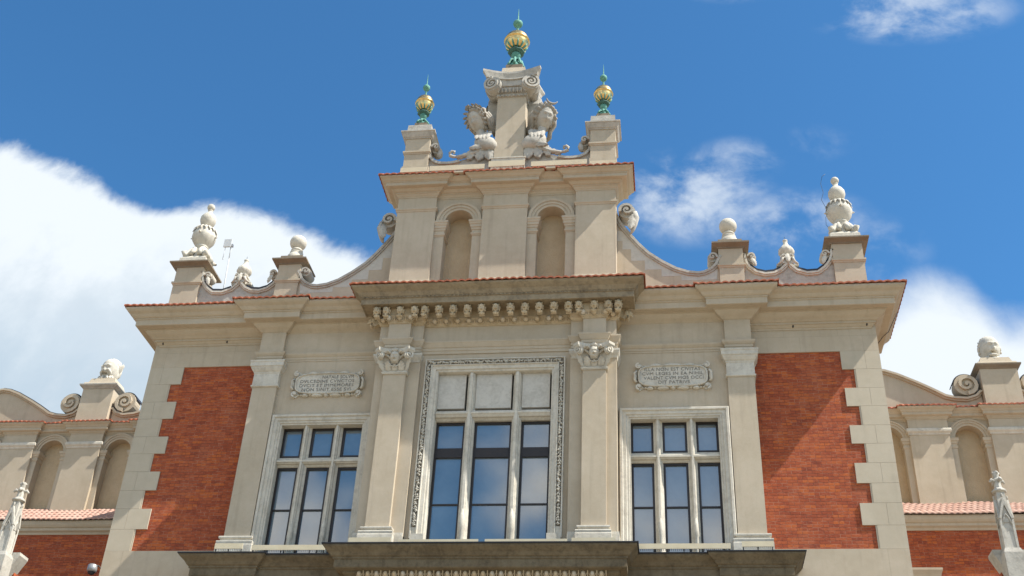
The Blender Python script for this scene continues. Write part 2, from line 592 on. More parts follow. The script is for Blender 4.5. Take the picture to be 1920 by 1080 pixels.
def tiles(path, e0, z0, e1, z1, mb=None, w=.2, amp=.023, th=.042, rows=1):
    """rows of half round roof tiles along an eave; e is the distance out from the path"""
    mb = mb or M()
    n = len(path)
    dirs = [Vector((path[i + 1][0] - path[i][0], path[i + 1][1] - path[i][1])).normalized() for i in range(n - 1)]
    offs = []
    for i in range(n):
        d1, d2 = dirs[max(i - 1, 0)], dirs[min(i, n - 2)]
        n1, n2 = Vector((d1.y, -d1.x)), Vector((d2.y, -d2.x))
        offs.append((n1 + n2) / (1 + n1.dot(n2)))
    for i in range(n - 1):
        A, B = Vector(path[i]), Vector(path[i + 1])
        d = dirs[i]
        L = (B + offs[i + 1] * e0 - A - offs[i] * e0).length
        nu = max(2, int(L / w * 8))
        for r in range(rows):
            ea, eb = e0 + (e1 - e0) * r / rows, e0 + (e1 - e0) * (r + 1.08) / rows
            za, zb = z0 + (z1 - z0) * r / rows + (.02 if r else 0), z0 + (z1 - z0) * (r + 1.08) / rows
            vs, fs = [], []
            for k in range(nu + 1):
                t = k / nu
                for e, z in ((ea, za), (eb, zb)):
                    p = (A + offs[i] * e) * (1 - t) + (B + offs[i + 1] * e) * t
                    ph = p.dot(d) / w + r * .5
                    wv = abs(math.sin(ph * PI)) * 2 - 1
                    jit = .012 * math.sin(int(ph) * 12.9 + i)
                    vs.append((p.x, p.y, z + amp * wv + jit))
                    vs.append((p.x, p.y, z + amp * wv * .8 - th + jit))
            for k in range(nu):
                a = 4 * k
                b = a + 4
                fs += [(a, b, b + 2, a + 2), (a + 1, a + 3, b + 3, b + 1), (a, a + 1, b + 1, b), (a + 2, b + 2, b + 3, a + 3)]
            fs += [(0, 2, 3, 1), (4 * nu, 4 * nu + 1, 4 * nu + 3, 4 * nu + 2)]
            mb.add(vs, fs)
    return mb


def gauss(x, z, cx, cz, sx_, sz_):
    return math.exp(-((x - cx) / sx_) ** 2 - ((z - cz) / sz_) ** 2)


def head(c, r, yaw=0.0, tilt=0.0, mouth=.0, nose=1.0, brow=1.0, beard=0.0, nu=40, nv=34, roll=0.0, lion=False):
    """sculpted head facing -y: brow, sockets, eyeballs, nose, lips, chin, cheeks"""
    def disp(nx, ny, nz):
        x, z = nx * 1.25, nz * 1.1
        w = max(0.0, -ny) ** .6
        d = 0
        if lion:
            d += .42 * gauss(x, z, 0, -.2, .32, .26) + .16 * gauss(x, z, 0, .05, .13, .4)
            d -= .34 * (gauss(x, z, -.36, .18, .17, .13) + gauss(x, z, .36, .18, .17, .13))
            d += .20 * (gauss(x, z, -.38, .46, .22, .12) + gauss(x, z, .38, .46, .22, .12))
            d -= .55 * gauss(x, z, 0, -.56, .30, .10)
            d += .22 * gauss(x, z, 0, -.84, .22, .15)
        else:
            d += .25 * nose * gauss(x, z, 0, -.14, .12, .13) + .15 * nose * gauss(x, z, 0, .08, .085, .22)
            d -= .15 * (gauss(x, z, -.36, .16, .19, .12) + gauss(x, z, .36, .16, .19, .12))
            d += .085 * (gauss(x, z, -.36, .14, .10, .065) + gauss(x, z, .36, .14, .10, .065))
            d += .10 * brow * (gauss(x, z, -.36, .36, .26, .08) + gauss(x, z, .36, .36, .26, .08))
            d += .055 * (gauss(x, z, -.42, -.2, .2, .18) + gauss(x, z, .42, -.2, .2, .18))
            if mouth:
                d -= .34 * mouth * gauss(x, z, 0, -.47, .27, .12)
                d += .10 * (gauss(x, z, 0, -.31, .3, .05) + gauss(x, z, 0, -.63, .27, .06))
            else:
                d += .075 * gauss(x, z, 0, -.37, .19, .045) + .075 * gauss(x, z, 0, -.50, .16, .05)
                d -= .07 * gauss(x, z, 0, -.435, .22, .025)
            d += .11 * gauss(x, z, 0, -.76, .17, .13)
            d += beard * (.14 + .08 * math.sin(x * 22 + z * 9)) * (gauss(x, z, .34, -.62, .3, .3) + gauss(x, z, -.34, -.62, .3, .3) + gauss(x, z, 0, -.9, .4, .2))
        jaw = 0.0
        if nz < 0 and not lion:
            jaw = -.22 * nz * nz * (1 - .3 * w)
        return 1 + d * w - jaw * .6 * (abs(nx) > 0.0)
    m = M()
    m.ball((0, 0, 0), r, nu, nv, disp)
    mt = Matrix.Translation(c) @ Matrix.Rotation(yaw, 4, 'Z') @ Matrix.Rotation(tilt, 4, 'X') @ Matrix.Rotation(roll, 4, 'Y')
    o = M()
    o.join(m, mt)
    return o, mt


def leaf(base, tip, w, side, out, curl=.25, lobes=4, nu=16, nv=6, th=.02, bowk=.14):
    """acanthus leaf from base to tip; side = half width direction, out = face direction"""
    base, tip = Vector(base), Vector(tip)
    side, out = Vector(side).normalized(), Vector(out).normalized()
    L = (tip - base).length

    def fn(u_, v_, k=0):
        e = math.sin(PI * min(1, u_ * .93 + .07)) ** .6
        lob = .74 + .26 * abs(math.cos(u_ * PI * lobes))
        s_ = (v_ - .5) * 2
        bow = math.sin(PI * u_ * .8) * L * bowk
        c = curl * L * max(0, u_ - .6) ** 1.6 * 2.2
        rib = .12 * w * (1 - abs(s_)) + .05 * w * math.cos(s_ * PI * 3)
        p = base.lerp(tip, u_) + side * (s_ * w * e * lob) + out * (bow + c + rib - .10 * w * abs(s_))
        p -= (tip - base).normalized() * (curl * L * max(0, u_ - .75) * .9)
        return p - out * k
    m = M()
    m.grid(lambda a, b: fn(a, b), nu, nv)
    m.grid(lambda a, b: fn(a, b, th), nu, nv)
    return m


# ------------------------------------------------------------------ ground
gm = M().box(-2500, 2500, -2500, 2500, -.4, 0)
struct(gm.build('square_paving', PAVING))

# ================================================================== main pavilion
hall = thing('market_hall', 'tall beige and red brick hall front with three windows and a stepped gable', 'building', (0, 0, 0))

XQ, ZT = 10.0, 18.0
# --- walls
w = M()
w.box(-9.98, 9.98, .35, 5.4, 0, 18.9)                       # core
for s in (1, -1):
    def bx(x0, x1, *a):
        w.box(min(s * x0, s * x1), max(s * x0, s * x1), *a)
    bx(2.9, 6.2, -.25, .4, 15.4, 18.9)                      # bay wall over window
    bx(3.1, 3.36, -.25, .4, 0, 15.4)
    bx(5.92, 6.2, -.25, .4, 0, 15.4)
    bx(3.36, 5.92, -.25, .4, 0, 11.55)
    bx(6.2, 9.998, .0, .4, 17.315, 18.9)                     # plain frieze over the brick
    bx(6.7, 9.998, .0, .4, 0, 11.905)                        # dado under the brick
    bx(2.0, 3.2, -.82, .36, 0, 18.9)                        # backing pilaster
w.box(-2.1, 2.1, -.70, .36, 16.72, 18.9)
w.box(-2.1, -1.7, -.70, .36, 11.5, 16.72)
w.box(1.7, 2.1, -.70, .36, 11.5, 16.72)
w.box(-2.1, 2.1, -.70, .36, 0, 11.5)
w.build('wall', PLASTER, hall)

# --- brick panels and quoins
ROWS = [17.315, 16.77, 16.222, 15.695, 15.154, 14.645, 14.12, 13.58, 13.062, 12.495, 11.905]
for s in (1, -1):
    b = M()
    x0, x1 = 6.3, 9.5
    b.box(min(s * x0, s * x1), max(s * x0, s * x1), .035, .38, 11.88, 17.34)
    b.build('brick_panel', BRICK, hall)
    q = M()
    for i in range(10):
        zt, zb = ROWS[i], ROWS[i + 1]
        xi = 9.0 if i % 2 == 0 else 9.335
        cuts = [xi, 9.62, 10.0] if i % 2 == 0 else [xi, 10.0]
        for a, c in zip(cuts[:-1], cuts[1:]):
            q.box(min(s * a, s * c) + .0028, max(s * a, s * c) - .0028, .0, .36, zb + .0028, zt - .0028)
    q.box(min(s * 9.3, s * 9.985), max(s * 9.3, s * 9.985), .012, .34, 11.9, 17.3)
    # flank of the block
    q.box(min(s * 9.9, s * 9.992), max(s * 9.9, s * 9.992), .3, 5.4, 0, 18.0)
    q.build('quoins', QUOIN, hall)
    # joint lines scored in the frieze
    jm = masonry('scored_joint', (.30, .26, .19), (.34, .29, .22), bump=0) if s > 0 else bpy.data.materials['scored_joint']
    for xa, xb, za, zb in [(6.8, 9.99, 17.78, 17.784), (7.6, 7.604, 17.79, 18.05), (8.55, 8.554, 17.79, 18.05), (9.0, 9.004, 17.79, 18.05), (9.6, 9.604, 17.79, 18.05), (8.0, 8.004, 17.32, 17.78), (9.62, 9.624, 17.32, 17.78), (7.4, 9.99, 11.1, 11.104), (9.2, 9.204, 10.2, 11.1), (9.5, 9.504, 11.1, 11.9)]:
        M().box(min(s * xa, s * xb), max(s * xa, s * xb), -.001, .01, za, zb).build('joint_line', jm, hall)

# --- outer pilasters with stone capitals and bases
for s in (1, -1):
    p = M().box(6.04, 6.725, -.37, .3, 11.4, 18.9)
    if s < 0:
        p = p.mirrored()
    po = p.build('pilaster', PLASTER, hall)
    path = sgnp([(6.04, .1), (6.04, -.37), (6.725, -.37), (6.725, .1)], s)
    c = M()
    c.sweep(path, [(-.05, 16.41), (.02, 16.41), (.045, 16.425), (.045, 16.465), (.02, 16.48), (.015, 16.82), (.03, 16.84), (.03, 16.87), (.06, 16.90), (.10, 16.97), (.105, 17.0), (.13, 17.02), (.13, 17.13), (.145, 17.15), (.145, 17.195), (-.05, 17.20)])
    c.build('capital', STONE, po)
    c = M()
    c.sweep(path, [(-.05, 11.42), (.13, 11.42), (.13, 11.88), (.12, 11.90), (.125, 11.93), (.13, 11.96), (.125, 11.985), (.07, 12.0), (.055, 12.03), (.06, 12.05), (.09, 12.06), (.095, 12.09), (.09, 12.12), (.03, 12.13), (-.05, 12.16)])
    c.build('base', STONE, po)

# --- centre pilasters: shaft, composite capital with a mask, base
def composite_capital(x):
    m = M()
    yf = -.95
    m.box(x - .335, x + .335, yf - .035, yf + .2, 16.385, 16.415)
    m.box(x - .35, x + .35, yf - .05, yf + .2, 16.412, 16.445)
    # bell
    m.prism_xy([(x - .305, yf), (x + .305, yf), (x + .305, yf + .2), (x - .305, yf + .2)], 16.44, 16.95,
               [(x - .36, yf - .10), (x + .36, yf - .10), (x + .36, yf + .2), (x - .36, yf + .2)])
    # concave abacus with chamfered horns
    pl = []
    for i in range(9):
        t = i / 8
        pl.append((x - .40 + .80 * t, yf - .36 + .17 * math.sin(PI * t)))
    plan = pl + [(x + .54, yf - .20)] + [(x + .43, yf - .08), (x + .42, yf + .12), (x - .42, yf + .12), (x - .43, yf - .08), (x - .54, yf - .20)]
    sm = [(x + (a - x) * .93, yf + .1 + (b - yf - .1) * .92) for a, b in plan]
    m.prism_xy(sm, 16.91, 16.97, plan)
    m.prism_xy(plan, 16.97, 17.045)
    m.box(x - .36, x + .36, yf - .06, yf + .1, 17.04, 17.11)
    # volutes on the diagonals
    for sg in (-1, 1):
        cx, cy, cz = x + sg * .385, yf - .225, 16.84
        v = M()
        v.spiral((0, 0), .125, 1.6, .045, -.06, .05, a0=PI / 2, sgn=-sg, back=-.03)
        m.join(v, Matrix.Translation((cx, cy, cz)) @ Matrix.Rotation(sg * R(38), 4, 'Z'))
        m.tube([(x + sg * .06, yf - .09, 16.72), (x + sg * .15, yf - .12, 16.84), (x + sg * .27, yf - .16, 16.92), (x + sg * .37, yf - .2, 16.95)], [.03, .035, .04, .04], 6)
        m.join(leaf((x + sg * .30, yf - .02, 16.46), (x + sg * .40, yf - .2, 16.82), .10, (1, -sg * .8, 0), (sg * .6, -1, 0), .35))
        m.join(leaf((x + sg * .17, yf - .0, 16.46), (x + sg * .19, yf - .11, 16.72), .10, (1, 0, 0), (0, -1, 0), .35))
        # little horn and ear of the mask
        m.tube([(x + sg * .10, yf - .18, 16.92), (x + sg * .17, yf - .24, 16.97), (x + sg * .22, yf - .24, 16.95), (x + sg * .2, yf - .22, 16.90)], [.035, .035, .03, .015], 6)
        m.tube([(x + sg * .14, yf - .13, 16.85), (x + sg * .21, yf - .16, 16.86)], [.035, .012], 6)
        # drapery under the mask
        m.tube([(x + sg * .17, yf - .10, 16.76), (x + sg * .13, yf - .10, 16.63), (x + sg * .06, yf - .10, 16.58), (x, yf - .10, 16.565)], .02, 5)
    m.join(leaf((x, yf, 16.46), (x, yf - .1, 16.64), .09, (1, 0, 0), (0, -1, 0), .3))
    h, _ = head((x, yf - .14, 16.83), (.135, .12, .165), nose=1.3, brow=1.9, mouth=1.2, nu=44, nv=36, tilt=R(16))
    m.join(h)
    for k in range(7):      # small shell over the mask
        a = R(20 + k * 23.3)
        m.tube([(x, yf - .22, 16.97), (x + .09 * math.cos(a), yf - .24, 16.97 + .09 * math.sin(a))], [.012, .02], 5)
    for k in range(5):
        m.tube([(x + (k - 2) * .04, yf - .1, 16.74), (x + (k - 2) * .035, yf - .12, 16.64)], [.022, .012], 5)
    return m


capm = composite_capital(0)
cap_me = None
for s in (1, -1):
    cx = s * 2.637
    p = M().box(cx - .3025, cx + .3025, -.95, -.5, 11.4, 18.9)
    po = p.build('pilaster', PLASTER, hall)
    if cap_me is None:
        co = capm.build('capital', STONE, po)
        cap_me = co.data
    else:
        co = bpy.data.objects.new('capital', cap_me)
        COL.objects.link(co)
        co.parent = po
    co.location = (cx, 0, 0)
    path = [(cx - .3025, -.6), (cx - .3025, -.95), (cx + .3025, -.95), (cx + .3025, -.6)]
    prof = [(-.05, 11.42), (.13, 11.42), (.13, 11.90), (.12, 11.92), (.125, 11.95), (.13, 11.975), (.12, 12.0), (.07, 12.02), (.055, 12.045), (.09, 12.06), (.095, 12.085), (.09, 12.115), (.03, 12.13), (-.05, 12.15)]
    M().sweep(path, prof).build('base', STONE, po)
    # backing pilaster: plain stone cap and base on each side
    bk = M()
    pth = sgnp([(1.95, -.6), (2.05, -.6), (2.05, -.82), (3.2, -.82), (3.2, -.2)], s) if False else sgnp([(2.05, -.68), (2.05, -.82), (3.2, -.82), (3.2, -.26)], s)
    bk.sweep(pth, [(-.05, 16.79), (.02, 16.80), (.03, 16.86), (.07, 16.93), (.08, 16.97), (.09, 16.99), (.09, 17.05), (-.05, 17.06)])
    bk.build('backing_capital', STONE, hall)
    M().sweep(pth, [(-.05, 11.42), (.05, 11.42), (.05, 11.95), (.045, 12.02), (-.02, 12.03)]).build('backing_base', STONE, hall)

# --- side windows
def side_window(s):
    f = M()
    f.frame(3.24, 6.02, 11.45, 15.57, [(0, -.20), (0, -.36), (.02, -.385), (.075, -.385), (.09, -.345), (.17, -.345), (.185, -.315), (.235, -.315), (.245, -.285), (.285, -.285), (.285, .05)])
    f.box(3.24, 3.52, -.345, -.2, 11.45, 12.35) if False else None
    for mx in (4.21, 5.06):
        pl = [(mx - .115, .03), (mx - .115, -.10), (mx - .065, -.14), (mx - .055, -.20), (mx - .03, -.215), (mx - .025, -.26), (mx + .025, -.26), (mx + .03, -.215), (mx + .055, -.20), (mx + .065, -.14), (mx + .115, -.10), (mx + .115, .03)]
        f.prism_xy(pl, 11.45, 15.30)
        f.lathe((mx, -.235, 0), [(.035, 11.5), (.05, 12.1), (.075, 12.15), (.06, 12.4), (.06, 12.48), (.045, 12.52), (.035, 12.6)], 10)
    tr = [(.03, 14.14), (-.10, 14.14), (-.14, 14.19), (-.20, 14.20), (-.215, 14.225), (-.25, 14.23), (-.25, 14.28), (-.215, 14.29), (-.20, 14.32), (-.14, 14.34), (-.10, 14.41), (.03, 14.43)]
    f.prism_yz(tr, 3.5, 5.76)
    sash, pane = M(), M()
    for a, b in ((3.525, 4.095), (4.325, 4.945), (5.175, 5.735)):
        for z0, z1, bars in ((11.5, 14.14, (12.97,)), (14.43, 15.285, ())):
            t = .055
            sash.box(a, a + t, -.06, .03, z0, z1)
            sash.box(b - t, b, -.06, .03, z0, z1)
            sash.box(a + t, b - t, -.06, .03, z1 - t, z1)
            sash.box(a + t, b - t, -.06, .03, z0, z0 + t)
            for zb in bars:
                sash.box(a + t, b - t, -.045, .02, zb - .018, zb + .018)
            pane.add([(a + .02, -.005, z0 + .02), (b - .02, -.005, z0 + .02), (b - .02, -.005, z1 - .02), (a + .02, -.005, z1 - .02)], [(0, 1, 2, 3)])
    if s < 0:
        f, sash, pane = f.mirrored(), sash.mirrored(), pane.mirrored()
    wo_ = f.build('window', STONE, hall)
    sash.build('sash', WOOD, wo_)
    pane.build('pane', GLASS, wo_)


side_window(1)
side_window(-1)

# --- centre window
f = M()
X0, X1, ZTOP = -1.865, 1.865, 16.905
f.frame(X0, X1, 11.9, ZTOP, [(0, -.66), (0, -.80), (.03, -.805), (.04, -.765), (.155, -.765), (.165, -.80), (.185, -.80), (.20, -.765), (.29, -.755), (.30, -.72), (.345, -.715), (.355, -.69), (.365, -.36)])
for mx in (-.61, .61):
    pl = [(mx - .12, -.38), (mx - .12, -.52), (mx - .085, -.56), (mx - .07, -.63), (mx - .045, -.64), (mx - .035, -.69), (mx + .035, -.69), (mx + .045, -.64), (mx + .07, -.63), (mx + .085, -.56), (mx + .12, -.52), (mx + .12, -.38)]
    f.prism_xy(pl, 11.5, 16.54)
    f.lathe((mx, -.66, 0), [(.05, 11.5), (.07, 12.15), (.095, 12.2), (.08, 12.42), (.08, 12.5), (.06, 12.56), (.04, 12.7)], 10)
f.prism_yz([(-.38, 15.20), (-.50, 15.20), (-.56, 15.25), (-.62, 15.26), (-.66, 15.32), (-.68, 15.33), (-.68, 15.37), (-.64, 15.39), (-.60, 15.45), (-.56, 15.47), (-.38, 15.49)], -1.5, 1.5)
cw = f.build('window', STONE, hall)
orn = M()
rnd = random.Random(3)


def sprig(m, px_, pz_, horiz, k):
    y = -.775
    for q_ in range(3):
        a = rnd.uniform(0, PI)
        r1 = rnd.uniform(.02, .042)
        dx, dz = rnd.uniform(-.03, .03), rnd.uniform(-.038, .038)
        if horiz:
            dx, dz = dz, dx
        L = rnd.uniform(.03, .055)
        m.tube([(px_ + dx - L * math.cos(a), y, pz_ + dz - L * math.sin(a)), (px_ + dx, y - .03, pz_ + dz), (px_ + dx + L * math.cos(a), y, pz_ + dz + L * math.sin(a))], [.008, r1 * .62, .008], 5)


n_ = 0
z = 12.25
while z < 16.75:
    for s in (-1, 1):
        sprig(orn, s * 1.768, z, False, n_)
    z += .062
    n_ += 1
x = -1.75
while x < 1.76:
    sprig(orn, x, 16.81, True, n_)
    x += .062
    n_ += 1
orn.build('carved_border', CARVED, cw)
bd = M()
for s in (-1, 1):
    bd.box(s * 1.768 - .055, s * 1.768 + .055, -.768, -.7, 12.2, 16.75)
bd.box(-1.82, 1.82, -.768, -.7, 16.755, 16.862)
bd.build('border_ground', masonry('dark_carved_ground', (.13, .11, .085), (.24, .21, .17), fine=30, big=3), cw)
for s in (-1, 1):
    M().box(min(s * 1.84, s * 1.50), max(s * 1.84, s * 1.50), -.803, -.5, 11.5, 12.02).build('jamb_foot', STONE, cw)
sash, pane = M(), M()
PANELST = masonry('smooth_panel_stone', (.50, .47, .41), (.58, .55, .49), big=1.3, fine=30, bump=.15, dirt=(.36, .33, .28), dirt_amt=.6)
for a, b in ((-1.50, -.73), (-.49, .49), (.73, 1.50)):
    M().box(a, b - .045, -.56, -.40, 15.54, 16.54).build('blind_panel', PANELST, cw)
    M().box(a, b, -.45, -.38, 15.47, 16.55).build('shadow_gap', SLOT, cw)  # near-black backing paints the shade in the gap beside and below the panel
    t = .06
    for z0, z1, bars in ((14.32, 15.20, ()), (11.5, 14.32, (12.93,))):
        sash.box(a, a + t, -.42, -.34, z0, z1)
        sash.box(b - t, b, -.42, -.34, z0, z1)
        sash.box(a + t, b - t, -.42, -.34, z1 - t, z1)
        sash.box(a + t, b - t, -.42, -.34, z0, z0 + t)
        for zb in bars:
            sash.box(a + t, b - t, -.41, -.345, zb - .018, zb + .018)
        pane.add([(a + .02, -.375, z0 + .02), (b - .02, -.375, z0 + .02), (b - .02, -.375, z1 - .02), (a + .02, -.375, z1 - .02)], [(0, 1, 2, 3)])
    sash.box(a + t, b - t, -.44, -.335, 14.20, 14.46)
sash.build('sash', WOOD, cw)
pane.build('pane', GLASS, cw)

# --- inscription plaques
def plaque(cx, cz, lines, wid, hgt, tilt):
    m = M()
    n = 40
    def sup(a, rx, rz, p=3.8):
        c, s_ = math.cos(a), math.sin(a)
        return (cx + rx * math.copysign(abs(c) ** (2 / p), c), cz + rz * math.copysign(abs(s_) ** (2 / p), s_))
    inner = [sup(2 * PI * i / n, wid * .43, hgt * .39) for i in range(n)]
    ring0 = [sup(2 * PI * i / n, wid * .455, hgt * .43) for i in range(n)]
    m.prism(inner, -.335, -.24)
    # raised rim
    v = []
    for (a, b), (c, d) in zip(inner, ring0):
        v += [(a, -.335, b), (a + (c - a) * .3, -.375, b + (d - b) * .3), (c, -.365, d), (c, -.24, d)]
    fs = []
    for i in range(n):
        for k in range(3):
            fs.append((4 * i + k, 4 * ((i + 1) % n) + k, 4 * ((i + 1) % n) + k + 1, 4 * i + k + 1))
    m.add(v, fs)
    # scrolled strapwork
    def lump(px_, pz_, rx, rz, y=-.35):
        m.ball((cx + px_ * wid, -.28, cz + pz_ * hgt), (rx, .085, rz), 14, 8)
    for sx_ in (-1, 1):
        for szz in (-1, 1):
            px_, pz_ = cx + sx_ * wid * .445, cz + szz * hgt * .41
            m.spiral((px_, pz_), .105, 1.1, .05, -.37, -.24, a0=(PI / 2 if szz > 0 else -PI / 2), sgn=-sx_ * szz, shrink=.3, back=-.29)
        lump(sx_ * .495, 0.0, .055, .15)
        m.tube([(cx + sx_ * wid * .475, -.33, cz + .17), (cx + sx_ * wid * .5, -.35, cz + .1), (cx + sx_ * wid * .5, -.35, cz - .1), (cx + sx_ * wid * .475, -.33, cz - .17)], .035, 6)
    for px_, rx in ((-.22, .15), (.0, .26), (.22, .15)):
        lump(px_, .455, rx, .055)
    for px_, rx in ((-.13, .17), (.13, .17), (0, .06), (-.3, .09), (.3, .09)):
        lump(px_, -.455, rx, .05)
    for k in range(20):
        t = -.40 + .8 * k / 19
        for szz in (-1, 1):
            m.ball((cx + t * wid, -.27, cz + szz * hgt * .43), (.045, .05, .03), 8, 6)
    po = m.build('inscription_plaque', STONE, hall)
    # lettering
    dg = bpy.context.evaluated_depsgraph_get()
    lm = M()
    for i, (txt, x0, x1) in enumerate(lines):
        cu = bpy.data.curves.new('tmp_text', 'FONT')
        cu.body = txt
        cu.size = .143
        cu.extrude = .004
        cu.space_character = 1.08
        o = bpy.data.objects.new('tmp_text', cu)
        COL.objects.link(o)
        dg.update()
        me = bpy.data.meshes.new_from_object(o.evaluated_get(dg))
        xs = [q_.co.x for q_ in me.vertices]
        a, b = min(xs), max(xs)
        sc = (x1 - x0) * wid / (b - a)
        zz = cz + hgt * (.285 - i * .172) - .055
        lm.add([(cx + x0 * wid + (q_.co.x - a) * sc, -.3385 - q_.co.z, zz + q_.co.y * .92) for q_ in me.vertices], [list(p_.vertices) for p_ in me.polygons])
        bpy.data.objects.remove(o)
        bpy.data.curves.remove(cu)
        bpy.data.meshes.remove(me)
    lm.build('lettering', LETTER, po)


plaque(-4.64, 16.50, [('NATALE SOLVM', -.08, .36), ('DVLCEDINE CVNCTOS', -.385, .375), ('DVCIT ET IMMEMORES', -.39, .37), ('NON SINIT ESSE SVI', -.35, .34)], 1.98, .74, 0)
plaque(4.64, 16.50, [('ILLA NON EST CIVITAS', -.37, .36), ('CVM LEGES IN EA NIHIL', -.40, .40), ('VALENT CVM MOS OCCI', -.38, .40), ('DIT PATRIVS', -.19, .22)], 1.98, .74, 0)

# --- entablature of the side bays
CORN = [(-.06, 17.98), (.02, 17.985), (.03, 18.03), (.05, 18.04), (.09, 18.09), (.12, 18.10), (.12, 18.15), (.15, 18.16), (.19, 18.20), (.26, 18.25), (.31, 18.30), (.33, 18.34), (.36, 18.345), (.36, 18.365), (.50, 18.37), (.52, 18.38), (.52, 18.55), (.545, 18.56), (.545, 18.595), (.57, 18.60), (.60, 18.63), (.64, 18.69), (.71, 18.74), (.755, 18.79), (.755, 18.845), (-.06, 18.93)]
ARCH = [(-.06, 17.24), (.015, 17.245), (.015, 17.30), (.03, 17.305), (.03, 17.37), (.045, 17.38), (.08, 17.43), (.09, 17.46), (.09, 17.49), (-.06, 17.50)]
for s in (1, -1):
    pth = sgnp([(3.0, -.08), (6.18, -.08), (6.18, -.22), (6.585, -.22), (6.585, 0.0), (9.87, 0.0), (9.87, 2.0)], s)
    co = M().sweep(pth, [(e_ * 1.15, z_) for e_, z_ in CORN]).build('cornice', PLASTER, hall)
    tiles(pth, .915, 18.885, -.05, 19.25).build('eave_tiles', TILE, co)
    pa = sgnp([(3.0, -.25), (6.04, -.25), (6.04, -.37), (6.725, -.37), (6.725, .05)], s)
    M().sweep(pa, ARCH).build('architrave', PLASTER, hall)
    for hx in (7.86, 9.77):
        M().tube([(s * hx, .02, 18.06), (s * hx, -.09, 18.05), (s * hx + .012, -.095, 18.12)], .02, 6).build('wall_hook', IRON, hall)

# --- entablature of the centre
cpath = [(-3.2, -.2), (-3.2, -.82), (-2.94, -.82), (-2.94, -.95), (-2.335, -.95), (-2.335, -.82), (-2.05, -.82), (-2.05, -.70)]
cpath = cpath + [(-x_, y_) for x_, y_ in cpath[::-1]]
M().sweep(cpath, [(-.06, 17.10), (.03, 17.10), (.03, 17.19), (.045, 17.195), (.045, 17.28), (.06, 17.285), (.08, 17.33), (.11, 17.40), (.12, 17.41), (.12, 17.455), (-.06, 17.47)]).build('architrave', PLASTER, hall)
bedm = M().sweep(cpath, [(-.06, 17.955), (.03, 17.96), (.03, 17.985), (.045, 17.99), (.045, 18.005), (.055, 18.02), (.07, 18.09), (.11, 18.15), (.12, 18.17), (.10, 18.18), (.10, 18.42), (-.06, 18.42)])
for i in range(14):
    pass
spath = [(-3.2, .25), (-3.2, -.82), (3.2, -.82), (3.2, .25)]
COR2 = [(-.06, 18.385), (.46, 18.385), (.465, 18.37), (.50, 18.375), (.50, 18.54), (.515, 18.545), (.515, 18.59), (.54, 18.60), (.56, 18.63), (.61, 18.70), (.70, 18.76), (.755, 18.80), (.765, 18.85), (-.06, 18.93)]
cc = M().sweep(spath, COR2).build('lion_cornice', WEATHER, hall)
bedm.build('bed_moulding', GOUGE, cc)
tiles([(-3.2, .0), (-3.2, -.82), (3.2, -.82), (3.2, .0)], .81, 18.89, -.05, 19.25).build('eave_tiles', TILE, cc)
# bead row under the cyma
bd = M()
x = -3.68
while x < 3.68:
    bd.box(x, x + .055, -1.36, -1.33, 18.55, 18.588)
    bd.box(x + .075, x + .09, -1.36, -1.33, 18.55, 18.588)
    x += .115
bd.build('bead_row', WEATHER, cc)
# egg and dart
egg_me = dart_me = None


def part_copy(src, name, parent, loc, rot=None):
    o = bpy.data.objects.new(name, src)
    COL.objects.link(o)
    o.parent = parent
    o.location = loc
    if rot:
        o.rotation_euler = rot
    return o


epos = [(-2.02 + .3108 * i, -.70) for i in range(14)]
epos = [(x_, y_) for x_, y_ in epos]
for s in (-1, 1):
    epos += [(s * 2.335, -.95), (s * 2.637, -.95), (s * 2.94, -.95), (s * 3.12, -.82)]
eg0 = M().ball((0, -.12, 0), (.068, .075, .075), 14, 10)
ar0 = M().tube([(.112 * math.cos(R(150 + 24 * k)), -.075, .03 + .11 * math.sin(R(150 + 24 * k))) for k in range(11)], .015, 5)
ar0.prism_yz([(-.05, -.07), (-.09, -.05), (-.13, .07), (-.05, .07)], .14, .17)
for i, (x_, y_) in enumerate(epos):
    if i == 0:
        e_ = eg0.build('egg', EGGS, cc)
        a_ = ar0.build('egg_surround', GOUGE, cc)
        egg_me, dart_me = e_.data, a_.data
        e_.location = a_.location = (x_, y_, 18.08)
    else:
        part_copy(egg_me, 'egg', cc, (x_, y_, 18.08))
        part_copy(dart_me, 'egg_surround', cc, (x_, y_, 18.08))
# lion head modillions
lm, _ = head((0, 0, 0), (.09, .105, .125), lion=True, nu=40, nv=30, tilt=R(18))


def mane(nx, ny, nz):
    return 1 + .10 * math.sin(math.atan2(nz, nx) * 9) - .75 * max(0, -ny) ** 3


lm.ball((0, .05, .01), (.115, .09, .145), 24, 14, mane)
for sg in (-1, 1):
    lm.ball((sg * .075, -.01, .095), (.028, .02, .03), 8, 6)
    lm.tube([(sg * .045, .02, -.09), (sg * .05, -.01, -.16), (sg * .03, .02, -.2)], [.04, .04, .02], 6)
lm.ball((0, .01, -.15), (.05, .05, .06), 8, 6)
lm.prism_yz([(.03, .12), (.26, .13), (.28, .0), (.22, -.12), (.10, -.2), (.03, -.1)], -.07, .07)
lion_me = None
LX = [0] + [k * .39 for k in range(1, 6)] + [2.228, 2.632, 3.012, 3.272]
lions = [(x_, -1.16, 18.25, 0) for x_ in LX] + [(-x_, -1.16, 18.25, 0) for x_ in LX[1:]] + [(3.52, -.62, 18.25, PI / 2), (-3.52, -.62, 18.25, -PI / 2)]
for i, (x_, y_, z_, a) in enumerate(lions):
    if lion_me is None:
        o = lm.build('lion_head', GOUGE, cc)
        lion_me = o.data
    else:
        o = bpy.data.objects.new('lion_head', lion_me)
        COL.objects.link(o)
        o.parent = cc
    o.location = (x_, y_, z_)
    o.rotation_euler = (R(4 * math.sin(i * 2.1)), R(4 * math.sin(i * 3.7)), a)

